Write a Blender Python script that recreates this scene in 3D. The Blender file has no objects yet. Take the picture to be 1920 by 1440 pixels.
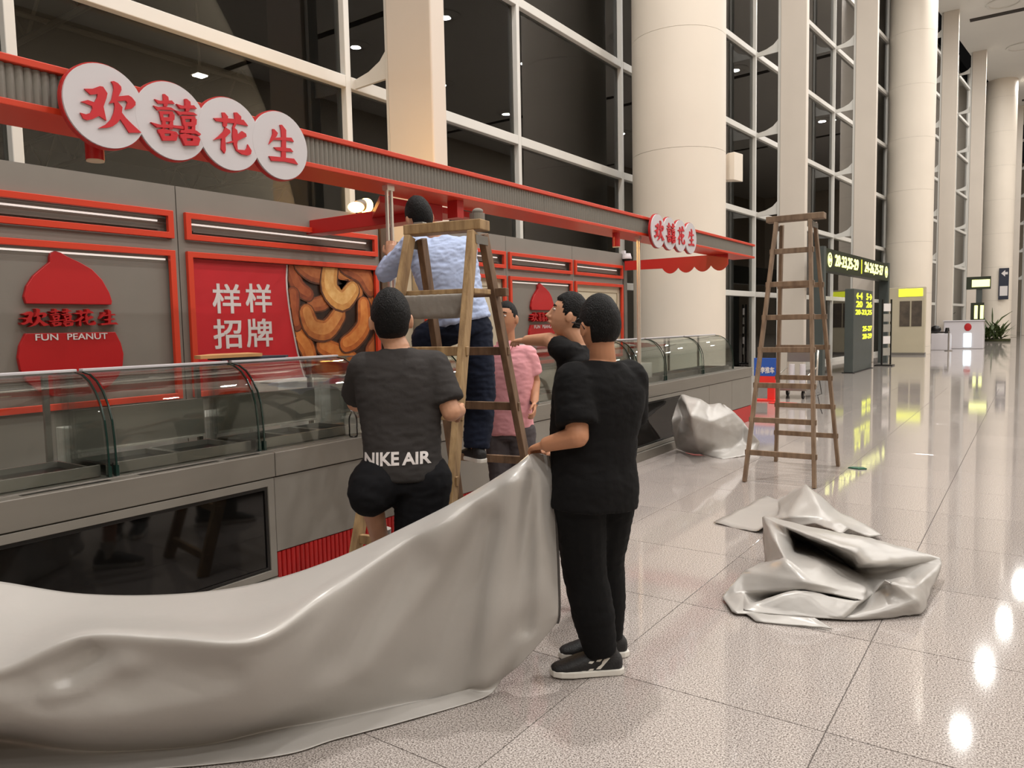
import bpy, bmesh, math, random
import numpy as np
from mathutils import Vector, Matrix, noise
from mathutils.bvhtree import BVHTree

scene = bpy.context.scene
COL = scene.collection
random.seed(7)

# ------------------------------------------------------------------ camera
F_PX, CX, CY, CAM_H = 1400.0, 960.0, 720.0, 1.58
VP_Y = (1942.0, 593.0)                     # where the concourse direction vanishes
_y = np.array([VP_Y[0] - CX, VP_Y[1] - CY, F_PX]); _y /= np.linalg.norm(_y)
_up = np.cross(_y, np.array([1, -0.02, 0.0])); _up /= np.linalg.norm(_up)
if _up[1] > 0: _up = -_up
_x = np.cross(_y, _up)
ROT = np.array([_x, _y, _up])              # rows: world axes seen from the camera
CAM = np.array([0, 0, CAM_H])
cam_data = bpy.data.cameras.new('camera')
cam_data.sensor_width = 36.0
cam_data.lens = F_PX / 1920 * 36.0
cam_data.clip_end = 500
cam_data.clip_start = 0.05
cam = bpy.data.objects.new('camera', cam_data)
COL.objects.link(cam)
_m = Matrix.Identity(4)
for i in range(3):
    _m[i][0], _m[i][1], _m[i][2], _m[i][3] = ROT[i][0], -ROT[i][1], -ROT[i][2], CAM[i]
cam.matrix_world = _m
scene.camera = cam

# survey helpers: where does a sight line meet a known plane of the place
def _ray(px, py): return ROT @ np.array([px - CX, py - CY, F_PX])
def onz(px, py, z=0.0):
    r = _ray(px, py); return Vector(CAM + r * (z - CAM_H) / r[2])
def onx(px, py, x):
    r = _ray(px, py); return Vector(CAM + r * x / r[0])
def at(px, py, d):
    return Vector(CAM + ROT @ np.array([(px - CX) / F_PX * d, (py - CY) / F_PX * d, d]))
FWD = Vector(ROT[:, 2]); RGT = Vector(ROT[:, 0]); UPV = Vector((0, 0, 1))

# ------------------------------------------------------------------ world and light
world = bpy.data.worlds.new('night'); scene.world = world
world.use_nodes = True
world.node_tree.nodes['Background'].inputs[0].default_value = (0.03, 0.028, 0.026, 1)
world.node_tree.nodes['Background'].inputs[1].default_value = 0.25
CEIL_Z = 17.4
def area(name, loc, size, power, color=(1, 0.972, 0.935), rot=(0, 0, 0), spread=math.pi, shape='DISK', sy=None):
    l = bpy.data.lights.new(name, 'AREA'); l.shape = shape; l.size = size
    if sy: l.size_y = sy
    l.energy = power; l.color = color; l.spread = spread
    o = bpy.data.objects.new(name, l); o.location = loc; o.rotation_euler = rot
    COL.objects.link(o); return o
# the hall's ceiling luminaires, one lamp in each recessed fitting (the fittings are built with the ceiling)
LAMPS = []
for iy in range(-1, 9):
    for ix in range(4):  # the outermost unseen row is added to brighten the kiosk
        LAMPS.append((-3.6 + ix * 6.5 + (0.035 * max(0, iy - 1) ** 2 + 0.25 * max(0, iy - 2)), -1.6 + iy * 8.0))
for i, (lx, ly) in enumerate(LAMPS):
    area('ceiling_lamp', (lx, ly, CEIL_Z - 0.12), 0.55, 1500 if (lx < 0 and 5 < ly < 8) else 520 if lx < 0 else (470 if lx < 6.5 else (540 if lx < 13 else 680)))
scene.view_settings.view_transform = 'Standard'
scene.view_settings.look = 'None'
scene.view_settings.exposure = -0.42
scene.view_settings.gamma = 1.0
scene.view_settings.use_curve_mapping = False

# ------------------------------------------------------------------ materials
MATS = {}
def rgb(r, g, b):                      # sRGB 0-255 -> linear
    f = lambda c: (c / 255 / 12.92) if c / 255 <= 0.04045 else ((c / 255 + 0.055) / 1.055) ** 2.4
    return (f(r), f(g), f(b), 1.0)
def mat(name, color, rough=0.5, metal=0.0, spec=0.5, var=0.0, vscale=8.0, bump=0.0, bscale=60.0, stretch=(1, 1, 1),
        emit=None, estr=0.0, coat=0.0, c2=None, rvar=0.0, detail=4.0):
    if name in MATS: return MATS[name]
    m = bpy.data.materials.new(name); m.use_nodes = True
    nt = m.node_tree; b = nt.nodes['Principled BSDF']
    b.inputs['Base Color'].default_value = color
    b.inputs['Roughness'].default_value = rough
    b.inputs['Metallic'].default_value = metal
    b.inputs['Specular IOR Level'].default_value = spec
    if coat: b.inputs['Coat Weight'].default_value = coat; b.inputs['Coat Roughness'].default_value = 0.1
    if emit:
        b.inputs['Emission Color'].default_value = emit
        b.inputs['Emission Strength'].default_value = estr
    if var or bump or c2 or rvar:
        tc = nt.nodes.new('ShaderNodeTexCoord'); mp = nt.nodes.new('ShaderNodeMapping')
        mp.inputs['Scale'].default_value = stretch
        nt.links.new(tc.outputs['Object'], mp.inputs['Vector'])
    if var or c2 or rvar:
        n = nt.nodes.new('ShaderNodeTexNoise'); n.inputs['Scale'].default_value = vscale; n.inputs['Detail'].default_value = detail
        nt.links.new(mp.outputs[0], n.inputs['Vector'])
        if var or c2:
            mx = nt.nodes.new('ShaderNodeMix'); mx.data_type = 'RGBA'
            k = nt.nodes.new('ShaderNodeMapRange'); k.inputs[1].default_value = 0.3; k.inputs[2].default_value = 0.7
            nt.links.new(n.outputs[0], k.inputs[0]); nt.links.new(k.outputs[0], mx.inputs[0])
            mx.inputs[6].default_value = color if c2 else tuple(min(1, c * (1 + var)) for c in color[:3]) + (1,)
            mx.inputs[7].default_value = c2 if c2 else tuple(c * (1 - var) for c in color[:3]) + (1,)
            nt.links.new(mx.outputs[2], b.inputs['Base Color'])
        if rvar:
            k2 = nt.nodes.new('ShaderNodeMapRange'); k2.inputs[1].default_value = 0.3; k2.inputs[2].default_value = 0.7
            k2.inputs[3].default_value = max(0, rough - rvar); k2.inputs[4].default_value = rough + rvar
            nt.links.new(n.outputs[0], k2.inputs[0]); nt.links.new(k2.outputs[0], b.inputs['Roughness'])
    if bump:
        n2 = nt.nodes.new('ShaderNodeTexNoise'); n2.inputs['Scale'].default_value = bscale; n2.inputs['Detail'].default_value = 3
        nt.links.new(mp.outputs[0], n2.inputs['Vector'])
        bp = nt.nodes.new('ShaderNodeBump'); bp.inputs['Strength'].default_value = bump; bp.inputs['Distance'].default_value = 0.01
        nt.links.new(n2.outputs[0], bp.inputs['Height']); nt.links.new(bp.outputs[0], b.inputs['Normal'])
    MATS[name] = m
    return m
def glass(name, tint=(0.93, 0.97, 0.95), ior=1.5, rough=0.0, boost=1.0):
    m = bpy.data.materials.new(name); m.use_nodes = True; nt = m.node_tree; nt.nodes.clear()
    out = nt.nodes.new('ShaderNodeOutputMaterial'); mx = nt.nodes.new('ShaderNodeMixShader')
    tr = nt.nodes.new('ShaderNodeBsdfTransparent'); tr.inputs[0].default_value = tint + (1,)
    gl = nt.nodes.new('ShaderNodeBsdfGlossy'); gl.inputs['Roughness'].default_value = rough
    fr = nt.nodes.new('ShaderNodeFresnel'); fr.inputs[0].default_value = ior
    mu = nt.nodes.new('ShaderNodeMath'); mu.operation = 'MULTIPLY'; mu.inputs[1].default_value = boost
    nt.links.new(fr.outputs[0], mu.inputs[0]); nt.links.new(mu.outputs[0], mx.inputs[0])
    nt.links.new(tr.outputs[0], mx.inputs[1]); nt.links.new(gl.outputs[0], mx.inputs[2])
    nt.links.new(mx.outputs[0], out.inputs[0]); MATS[name] = m; return m

def granite(name):
    m = bpy.data.materials.new(name); m.use_nodes = True; nt = m.node_tree; b = nt.nodes['Principled BSDF']
    geo = nt.nodes.new('ShaderNodeNewGeometry')
    v = nt.nodes.new('ShaderNodeTexVoronoi'); v.inputs['Scale'].default_value = 240
    n = nt.nodes.new('ShaderNodeTexNoise'); n.inputs['Scale'].default_value = 150; n.inputs['Detail'].default_value = 6; n.inputs['Roughness'].default_value = 0.7
    n2 = nt.nodes.new('ShaderNodeTexNoise'); n2.inputs['Scale'].default_value = 0.9; n2.inputs['Detail'].default_value = 2
    for t in (v, n, n2): nt.links.new(geo.outputs['Position'], t.inputs['Vector'])
    r = nt.nodes.new('ShaderNodeValToRGB'); e = r.color_ramp
    e.elements[0].position = 0.36; e.elements[0].color = rgb(60, 56, 54)
    e.elements[1].position = 0.66; e.elements[1].color = rgb(212, 205, 200)
    a = e.elements.new(0.44); a.color = rgb(124, 115, 110)
    a = e.elements.new(0.53); a.color = rgb(180, 171, 165)
    nt.links.new(n.outputs[0], r.inputs[0])
    r2 = nt.nodes.new('ShaderNodeValToRGB')                                    # scattered dark mica grains
    r2.color_ramp.elements[0].position = 0.12; r2.color_ramp.elements[0].color = (0.30, 0.29, 0.29, 1)
    r2.color_ramp.elements[1].position = 0.3; r2.color_ramp.elements[1].color = (1, 1, 1, 1)
    nt.links.new(v.outputs['Distance'], r2.inputs[0])
    oi = nt.nodes.new('ShaderNodeObjectInfo')
    k = nt.nodes.new('ShaderNodeMapRange'); k.inputs[3].default_value = 0.95; k.inputs[4].default_value = 1.05
    nt.links.new(oi.outputs['Random'], k.inputs[0])
    m1 = nt.nodes.new('ShaderNodeMix'); m1.data_type = 'RGBA'; m1.blend_type = 'MULTIPLY'; m1.inputs[0].default_value = 0.55
    nt.links.new(r.outputs[0], m1.inputs[6]); nt.links.new(r2.outputs[0], m1.inputs[7])
    m2 = nt.nodes.new('ShaderNodeMix'); m2.data_type = 'RGBA'; m2.blend_type = 'MULTIPLY'; m2.inputs[0].default_value = 1
    nt.links.new(m1.outputs[2], m2.inputs[6]); nt.links.new(k.outputs[0], m2.inputs[7])
    nt.links.new(m2.outputs[2], b.inputs['Base Color'])
    k2 = nt.nodes.new('ShaderNodeMapRange'); k2.inputs[1].default_value = 0.3; k2.inputs[2].default_value = 0.7
    k2.inputs[3].default_value = 0.045; k2.inputs[4].default_value = 0.075
    nt.links.new(n2.outputs[0], k2.inputs[0]); nt.links.new(k2.outputs[0], b.inputs['Roughness'])
    b.inputs['Specular IOR Level'].default_value = 0.55
    MATS[name] = m; return m

M_GRAN = granite('granite')
M_GROUT = mat('grout', rgb(92, 84, 80), 0.8)
M_CLAD = mat('column_cladding', rgb(222, 212, 198), 0.5, var=0.03, vscale=0.6, spec=0.35)
M_FIN = mat('pillar_cladding', rgb(212, 202, 190), 0.5, var=0.03, vscale=0.6, spec=0.35)
M_FRAME = mat('white_aluminium', rgb(214, 212, 206), 0.35, spec=0.5, var=0.02, vscale=2)
M_CEIL = mat('ceiling_white', rgb(226, 224, 218), 0.7, var=0.02, vscale=0.3)
M_SLOT = mat('slot_dark', rgb(52, 46, 40), 0.7)
M_PANE = glass('facade_glass', (0.80, 0.80, 0.76), 1.55, 0.0, 1.15)
M_CASE = glass('case_glass', (0.95, 0.975, 0.965), 1.45, 0.0, 0.55)
M_CASEEDGE = mat('glass_edge_green', rgb(30, 52, 46), 0.1, spec=0.6)
M_KGREY = mat('kiosk_grey', rgb(131, 126, 118), 0.45, var=0.03, vscale=3, spec=0.4)
M_KGREYD = mat('kiosk_grey_dark', rgb(110, 105, 98), 0.45, var=0.03, vscale=3, spec=0.4)
M_ORANGE = mat('orange_red_lacquer', rgb(206, 62, 36), 0.35, var=0.03, vscale=3)
M_RED = mat('red_lacquer', rgb(180, 34, 32), 0.35, var=0.03, vscale=3)
M_LOGO = mat('logo_red', rgb(178, 22, 26), 0.4, var=0.03, vscale=3)
M_POSTER = mat('poster_red', rgb(196, 28, 40), 0.45, var=0.04, vscale=4)
M_WHITE = mat('white_acrylic', rgb(206, 202, 206), 0.35, var=0.01, vscale=4)
M_WHITEP = mat('white_print', rgb(220, 214, 212), 0.5, var=0.01, vscale=4)
M_STEEL = mat('brushed_steel', rgb(150, 146, 140), 0.34, metal=0.75, var=0.05, vscale=4, stretch=(1, 0.1, 1))
M_CTOP = mat('counter_steel', rgb(136, 131, 123), 0.36, metal=0.35, var=0.06, vscale=6, stretch=(1, 0.1, 1))
M_CHROME = mat('chrome', rgb(222, 216, 206), 0.25, metal=0.6, var=0.02, vscale=3)
M_BLACK = mat('black_pan', rgb(17, 15, 14), 0.35, var=0.2, vscale=9)
M_DKGLASS = mat('dark_glass', rgb(16, 15, 14), 0.05, spec=0.5, var=0.1, vscale=2)
M_BRONZE = mat('bronze_panel', rgb(92, 76, 60), 0.4, metal=0.3, var=0.05, vscale=3)
M_CREAM = mat('cream_board', rgb(206, 196, 172), 0.5, var=0.03, vscale=2)
M_LED = mat('led_strip', rgb(255, 250, 240), 0.3, emit=(1, 0.95, 0.88, 1), estr=0.9, var=0.01)

# ------------------------------------------------------------------ mesh helpers
class MB:
    def __init__(s): s.v = []; s.f = []; s.mi = []; s.cur = 0
    def add(s, vs, fs):
        b = len(s.v); s.v += [tuple(p) for p in vs]; s.f += [[b + i for i in f] for f in fs]; s.mi += [s.cur] * len(fs); return s
    def box(s, x0, x1, y0, y1, z0, z1):
        return s.add([(x0, y0, z0), (x1, y0, z0), (x1, y1, z0), (x0, y1, z0), (x0, y0, z1), (x1, y0, z1), (x1, y1, z1), (x0, y1, z1)],
                     [(3, 2, 1, 0), (4, 5, 6, 7), (0, 1, 5, 4), (1, 2, 6, 5), (2, 3, 7, 6), (3, 0, 4, 7)])
    def bar(s, a, b, w, h, side=None):
        """rectangular bar from a to b; w along `side`, h along the other"""
        a, b = Vector(a), Vector(b); d = (b - a).normalized()
        side = Vector(side) if side is not None else (Vector((0, 0, 1)).cross(d) if abs(d.z) < 0.95 else Vector((1, 0, 0)))
        side = (side - d * side.dot(d)).normalized(); up = d.cross(side)
        vs = [p + side * (sx * w / 2) + up * (sy * h / 2) for p in (a, b) for sx, sy in ((-1, -1), (1, -1), (1, 1), (-1, 1))]
        return s.add(vs, [(3, 2, 1, 0), (4, 5, 6, 7), (0, 1, 5, 4), (1, 2, 6, 5), (2, 3, 7, 6), (3, 0, 4, 7)])
    def tube(s, path, rad, n=10, cap=True):
        path = [Vector(p) for p in path]
        rad = rad if isinstance(rad, (list, tuple)) else [rad] * len(path)
        vs = []; prev = None
        for i, p in enumerate(path):
            t = (path[min(i + 1, len(path) - 1)] - path[max(i - 1, 0)]).normalized()
            if prev is None:
                a = Vector((0, 0, 1)) if abs(t.z) < 0.9 else Vector((1, 0, 0)); u = t.cross(a).normalized()
            else: u = (prev - t * prev.dot(t)).normalized()
            prev = u; w = t.cross(u)
            vs += [p + (u * math.cos(2 * math.pi * k / n) + w * math.sin(2 * math.pi * k / n)) * rad[i] for k in range(n)]
        fs = [(i * n + k, i * n + (k + 1) % n, (i + 1) * n + (k + 1) % n, (i + 1) * n + k) for i in range(len(path) - 1) for k in range(n)]
        if cap: fs += [tuple(range(n - 1, -1, -1)), tuple(range((len(path) - 1) * n, len(path) * n))]
        return s.add(vs, fs)
    def capsule(s, a, ra, b, rb, n=12):
        a, b = Vector(a), Vector(b); d = (b - a); L = d.length; d = d / L if L > 1e-6 else Vector((0, 0, 1))
        pts = []; rr = []
        for k in (0.08, 0.4, 0.75): pts.append(a - d * ra * math.cos(k * math.pi / 2)); rr.append(ra * math.sin(k * math.pi / 2))
        pts += [a, b]; rr += [ra, rb]
        for k in (0.75, 0.4, 0.08): pts.append(b + d * rb * math.cos(k * math.pi / 2)); rr.append(rb * math.sin(k * math.pi / 2))
        return s.tube(pts, rr, n)
    def loft(s, secs, n=24, cap=True, pw=2.0):
        """secs: (centre, u half-axis, v half-axis); superellipse sections"""
        vs = []
        for c, u, v in secs:
            c, u, v = Vector(c), Vector(u), Vector(v)
            for k in range(n):
                a = 2 * math.pi * k / n; ca, sa = math.cos(a), math.sin(a)
                e = 2 / pw
                vs.append(c + u * math.copysign(abs(ca) ** e, ca) + v * math.copysign(abs(sa) ** e, sa))
        fs = [(i * n + k, i * n + (k + 1) % n, (i + 1) * n + (k + 1) % n, (i + 1) * n + k) for i in range(len(secs) - 1) for k in range(n)]
        if cap: fs += [tuple(range(n - 1, -1, -1)), tuple(range((len(secs) - 1) * n, len(secs) * n))]
        return s.add(vs, fs)
    def prism(s, poly, d):
        """poly: 3D points of a flat outline; d: extrusion vector"""
        poly = [Vector(p) for p in poly]; d = Vector(d); n = len(poly)
        nrm = Vector((0, 0, 0))
        for i in range(n): nrm += poly[i].cross(poly[(i + 1) % n])
        if nrm.dot(d) > 0: poly = poly[::-1]
        return s.add(poly + [p + d for p in poly], [tuple(range(n)), tuple(range(2 * n - 1, n - 1, -1))] + [(i, n + i, n + (i + 1) % n, (i + 1) % n) for i in range(n)])
    def ring(s, outer, inner, d):
        outer = [Vector(p) for p in outer]; inner = [Vector(p) for p in inner]; d = Vector(d); n = len(outer)
        vs = outer + inner + [p + d for p in outer] + [p + d for p in inner]; fs = []
        for i in range(n):
            j = (i + 1) % n
            fs += [(i, j, n + j, n + i), (2 * n + j, 2 * n + i, 3 * n + i, 3 * n + j), (j, i, 2 * n + i, 2 * n + j), (n + i, n + j, 3 * n + j, 3 * n + i)]
        return s.add(vs, fs)
    def ell(s, c, r, nu=16, nv=10, rot=None):
        c = Vector(c); vs = [(0, 0, -1)]
        for i in range(1, nv):
            t = -math.pi / 2 + math.pi * i / nv
            vs += [(math.cos(t) * math.cos(2 * math.pi * k / nu), math.cos(t) * math.sin(2 * math.pi * k / nu), math.sin(t)) for k in range(nu)]
        vs.append((0, 0, 1)); o = []
        for p in vs:
            q = Vector((p[0] * r[0], p[1] * r[1], p[2] * r[2])); o.append(c + (rot @ q if rot else q))
        fs = [(0, 1 + (k + 1) % nu, 1 + k) for k in range(nu)]
        for i in range(nv - 2): fs += [(1 + i * nu + k, 1 + i * nu + (k + 1) % nu, 1 + (i + 1) * nu + (k + 1) % nu, 1 + (i + 1) * nu + k) for k in range(nu)]
        l = len(vs) - 1; fs += [(l, 1 + (nv - 2) * nu + k, 1 + (nv - 2) * nu + (k + 1) % nu) for k in range(nu)]
        return s.add(o, fs)
    def cyl(s, a, b, r, n=20, r2=None): return s.tube([a, b], [r, r if r2 is None else r2], n)
    def build(s, name, m, parent=None, smooth=False, bevel=0.0):
        me = bpy.data.meshes.new(name); me.from_pydata([tuple(p) for p in s.v], [], s.f)
        ms = m if isinstance(m, (list, tuple)) else [m]
        for q in ms: me.materials.append(q)
        if len(ms) > 1: me.polygons.foreach_set('material_index', s.mi)
        bm = bmesh.new(); bm.from_mesh(me); bmesh.ops.recalc_face_normals(bm, faces=bm.faces); bm.to_mesh(me); bm.free()
        me.update()
        if smooth: me.polygons.foreach_set('use_smooth', [True] * len(me.polygons)); me.update()
        o = link(name, me, parent)
        if smooth == 'auto' : auto(o)
        if bevel:
            b = o.modifiers.new('bevel', 'BEVEL'); b.width = bevel; b.segments = 2; b.limit_method = 'ANGLE'; b.angle_limit = 0.7
        return o
def auto(o, ang=0.6):
    me = o.data
    me.set_sharp_from_angle(angle=ang)
BASE = {}
def link(name, me, parent=None):
    o = bpy.data.objects.new(name, me); COL.objects.link(o)
    if parent is not None:
        o.parent = parent
        if parent.name in BASE: o.matrix_parent_inverse = Matrix.Translation(-BASE[parent.name])
    return o
def tag(o, label, cat, group=None):
    o['label'] = label; o['category'] = cat
    if group: o['group'] = group
    return o
def thing(name, label, cat, loc, group=None):
    o = bpy.data.objects.new(name, None); COL.objects.link(o); o.location = loc
    o.empty_display_size = 0.1; BASE[o.name] = Vector(loc)
    return tag(o, label, cat, group)
def struct(o):
    o['kind'] = 'structure'; return o
def sroot(name, loc=(0, 0, 0)):
    o = bpy.data.objects.new(name, None); COL.objects.link(o); o.location = loc; BASE[o.name] = Vector(loc); o['kind'] = 'structure'; return o
def boxo(name, m, parent, x0, x1, y0, y1, z0, z1, bevel=0.0):
    return MB().box(x0, x1, y0, y1, z0, z1).build(name, m, parent, bevel=bevel)
def move(o, d):            # shift a top-level copy and nothing else
    o.location = Vector(o.location) + Vector(d)
def dup(root, d, label=None, group=None):
    def cp(o, par):
        c = o.copy(); COL.objects.link(c)
        if par is not None: c.parent = par
        for ch in list(o.children): cp(ch, c)
        return c
    r = cp(root, None); r.location = Vector(root.location) + Vector(d)
    if label: r['label'] = label
    if group: r['group'] = group
    return r
_TXT = {}
def text_mesh(body, bold=0.0):
    """flat outline of a word as (verts 2D, faces); unit em height"""
    k = (body, bold)
    if k in _TXT: return _TXT[k]
    c = bpy.data.curves.new('t', 'FONT'); c.body = body; c.offset = bold; c.resolution_u = 3; c.fill_mode = 'FRONT'
    o = bpy.data.objects.new('t', c); COL.objects.link(o); bpy.context.view_layer.update()
    me = bpy.data.meshes.new_from_object(o.evaluated_get(bpy.context.evaluated_depsgraph_get()))
    vs = [(v.co.x, v.co.y) for v in me.vertices]; fs = [tuple(p.vertices) for p in me.polygons]
    bpy.data.objects.remove(o); bpy.data.curves.remove(c); bpy.data.meshes.remove(me)
    _TXT[k] = (vs, fs); return vs, fs
def text_on(name, body, m, parent, c, u, v, w, h, thick=0.002, embold=0.02):
    bold = 0.0
    """text centred at c, running along unit vector u, up v, stretched to w x h, given a little thickness towards u x v"""
    vs, fs = text_mesh(body, bold)
    a = np.array(vs); lo, hi = a.min(0), a.max(0); a = (a - (lo + hi) / 2) / np.maximum(hi - lo, 1e-6)
    c, u, v = Vector(c), Vector(u).normalized(), Vector(v).normalized(); nrm = u.cross(v)
    pts = []; fs0 = fs; fs = []; sx = embold / max(hi[0] - lo[0], 1e-6) * w; sy = embold / max(hi[1] - lo[1], 1e-6) * h
    for q, (dx, dy) in enumerate(((-1, -1), (1, -1), (1, 1), (-1, 1)) if embold else ((0, 0),)):       # struck four times a hair apart: bold weight
        b0 = len(pts); pts += [c + u * (p[0] * w + dx * sx) + v * (p[1] * h + dy * sy) + nrm * (thick + q * 0.0003) for p in a]
        fs += [tuple(b0 + i for i in f) for f in fs0]
    me = bpy.data.meshes.new(name); me.from_pydata([tuple(p) for p in pts], [], fs)
    bm = bmesh.new(); bm.from_mesh(me)
    bmesh.ops.remove_doubles(bm, verts=bm.verts, dist=1e-6)
    r = bmesh.ops.extrude_face_region(bm, geom=list(bm.faces))
    bmesh.ops.translate(bm, verts=[g for g in r['geom'] if isinstance(g, bmesh.types.BMVert)], vec=-nrm * thick * .9)
    bmesh.ops.recalc_face_normals(bm, faces=bm.faces); bm.to_mesh(me); bm.free()
    me.materials.append(m)
    return link(name, me, parent)
X1, Y1, Z1 = Vector((1, 0, 0)), Vector((0, 1, 0)), Vector((0, 0, 1))
# ================================================================== the setting
# ---- floor: big granite slabs; the near ones are laid one by one, farther off the joints are too fine to see
TP = 0.98; TX0, TY0 = -4.54, -0.98; NX, NY = 8, 21
TX1, TY1 = TX0 + NX * TP, TY0 + NY * TP
fb = MB()
fb.cur = 1; fb.box(TX0, TX1, TY0, TY1, -0.20, -0.004); fb.cur = 0
for (a, b, c, d) in ((-9, TX0, -22, 95), (TX1, 26, -22, 95), (TX0, TX1, -22, TY0), (TX0, TX1, TY1, 95)):
    fb.box(a, b, c, d, -0.20, 0.0)
floor = struct(fb.build('floor', [M_GRAN, M_GROUT]))
g = 0.0022
tile0 = None
for i in range(NX):
    for j in range(NY):
        if tile0 is None:
            tile0 = MB().box(g, TP - g, g, TP - g, -0.02, 0.0).build('floor_tile', M_GRAN, floor, bevel=0.0012); t = tile0
        else:
            t = tile0.copy(); COL.objects.link(t)
        t.location = (TX0 + i * TP, TY0 + j * TP, 0)

# ---- the glazed wall along the kerb side, bending gently away
def bend(y): return float(np.interp(y, [14.7, 22.5, 30.3, 38.1, 45.9, 53.7, 61.5, 80, 95], [0, 0.44, 0.98, 1.6, 2.26, 3.1, 3.8, 6, 8]))
GX = -7.4
MUL = [6.9 + 3.9 * k for k in range(-3, 19)]
TRZ = [0.06, 2.4, 4.75, 7.05, 9.35, 11.65, 13.95, 16.25]
wall_left = sroot('wall_left', (GX, 0, 0))
for i, y in enumerate(MUL):
    x = GX + bend(y)
    boxo('mullion', M_FRAME, wall_left, x - 0.08, x + 0.10, y - 0.045, y + 0.045, 0, CEIL_Z, 0.008)
for i in range(len(MUL) - 1):
    ya, yb = MUL[i], MUL[i + 1]; xa, xb = GX + bend(ya), GX + bend(yb)
    for z in TRZ:
        MB().bar((xa + 0.05, ya + 0.045, z), (xb + 0.05, yb - 0.045, z), 0.10, 0.15).build('transom', M_FRAME, wall_left, bevel=0.008)
    for z0, z1 in zip(TRZ, TRZ[1:] + [CEIL_Z]):
        MB().bar((xa, ya + 0.045, (z0 + z1) / 2), (xb, yb - 0.045, (z0 + z1) / 2), 0.016, z1 - z0 - 0.14).build('pane', M_PANE, wall_left)

# ---- fins and round columns standing in front of it
def fin(y, i):
    x = -5.9 + bend(y); t = thing('pillar', FIN_LABEL[i], 'pillar', (x - 0.36, y + 0.13, 0), 'flat pillars along the glass wall')
    boxo('cladding_panel', M_FIN, t, x - 0.72, x, y, y + 0.26, 0.0, CEIL_Z, 0.02)
    boxo('edge_profile', M_FRAME, t, x - 0.80, x - 0.722, y + 0.05, y + 0.21, 0, CEIL_Z, 0.01)
    for z in TRZ[2:]:                                        # tapering bracket out to the glass
        gx = GX + bend(y) + 0.10
        prof = [(gx, z - 0.06), (gx, z + 0.05), (gx + 0.25, z + 0.10), (gx + 0.45, z + 0.19), (x - 0.80, z + 0.34), (x - 0.80, z - 0.04)]
        MB().prism([(p[0], y + 0.11, p[1]) for p in prof], (0, 0.04, 0)).build('bracket', M_FRAME, t)
FIN_LABEL = ['flat cream pillar at the far left by the kiosk', 'flat cream pillar rising behind the man on the ladder', 'flat cream pillar just behind the standing empty stepladder',
             'flat cream pillar behind the overhead yellow gate sign', 'flat cream pillar just past the column with notice boards',
             'flat cream pillar behind the white booth', 'distant flat cream pillar behind the round column with the blue sign', 'last flat cream pillar at the far end of the hall',
             'flat cream pillar beyond the third round column']
for i, y in enumerate([-8.7, 6.9, 22.5, 30.3, 45.9, 53.7, 69.3, 77.1]):
    if i: fin(y, i)
def column(y, x, label):
    t = thing('round_column', label, 'column', (x, y, 0), 'round columns')
    zs = [0, 0.35, 2.7, 4.95, 7.2, 9.45, 11.7, 13.95, 16.2, CEIL_Z]
    for a, b in zip(zs, zs[1:]):
        r = 0.93
        m = MB().tube([(x, y, a + 0.003), (x, y, b - 0.003)], r, 48)
        m.build('cladding_drum', M_CLAD, t, smooth='auto')
    MB().tube([(x, y, 0.0), (x, y, CEIL_Z)], 0.922, 32).build('core', mat('seam_grey', rgb(120, 112, 102), .7, var=.02), t, smooth='auto')
    return t
col1 = column(14.7, -6.05, 'big round cream column behind the end of the kiosk')
col2 = column(38.1, -4.75, 'round cream column with notice boards on its base')
col3 = column(61.5, -2.3, 'distant round cream column with a blue arrow sign')

# ---- ceiling with its recessed fittings, and the far sides of the hall
cb = MB()
ys = [-22] + [y for y in range(-10, 96, 5)]
for a, b in zip(ys, ys[1:]):
    xa, xb = GX + bend(a) + 0.6, GX + bend(b) + 0.6
    cb.add([(xa, a, CEIL_Z), (26, a, CEIL_Z), (26, b, CEIL_Z), (xb, b, CEIL_Z), (xa, a, CEIL_Z + 0.2), (26, a, CEIL_Z + 0.2), (26, b, CEIL_Z + 0.2), (xb, b, CEIL_Z + 0.2)],
           [(0, 1, 2, 3), (4, 5, 6, 7), (0, 4, 7, 3), (1, 2, 6, 5), (0, 1, 5, 4), (3, 7, 6, 2)])
ceiling = struct(cb.build('ceiling', M_CEIL))
for k, yy in enumerate((-11.0, 8.6, 28.3, 48.0, 67.7)):
    boxo('expansion_slot', M_SLOT, ceiling, GX + bend(yy) + 1.6, 26, yy - 0.22, yy + 0.22, CEIL_Z - 0.03, CEIL_Z + 0.01)
for lx, ly in LAMPS:
    MB().ring([(lx + 0.8 * math.cos(a), ly + 0.8 * math.sin(a), CEIL_Z - 0.06) for a in np.linspace(0, 2 * math.pi, 25)[:-1]],
              [(lx + 0.68 * math.cos(a), ly + 0.68 * math.sin(a), CEIL_Z - 0.06) for a in np.linspace(0, 2 * math.pi, 25)[:-1]], (0, 0, 0.06)).build('lamp_rim', M_FRAME, ceiling)
M_HALL = mat('hall_wall', rgb(196, 184, 166), 0.6, var=0.05, vscale=0.4)
struct(boxo('wall_right', M_HALL, None, 25.6, 26, -22, 95, 0, CEIL_Z))
struct(boxo('wall_back', M_HALL, None, -9, 26, -22.4, -22, 0, CEIL_Z))
struct(boxo('wall_far', M_HALL, None, -2, 26, 95, 95.4, 0, CEIL_Z))

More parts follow.
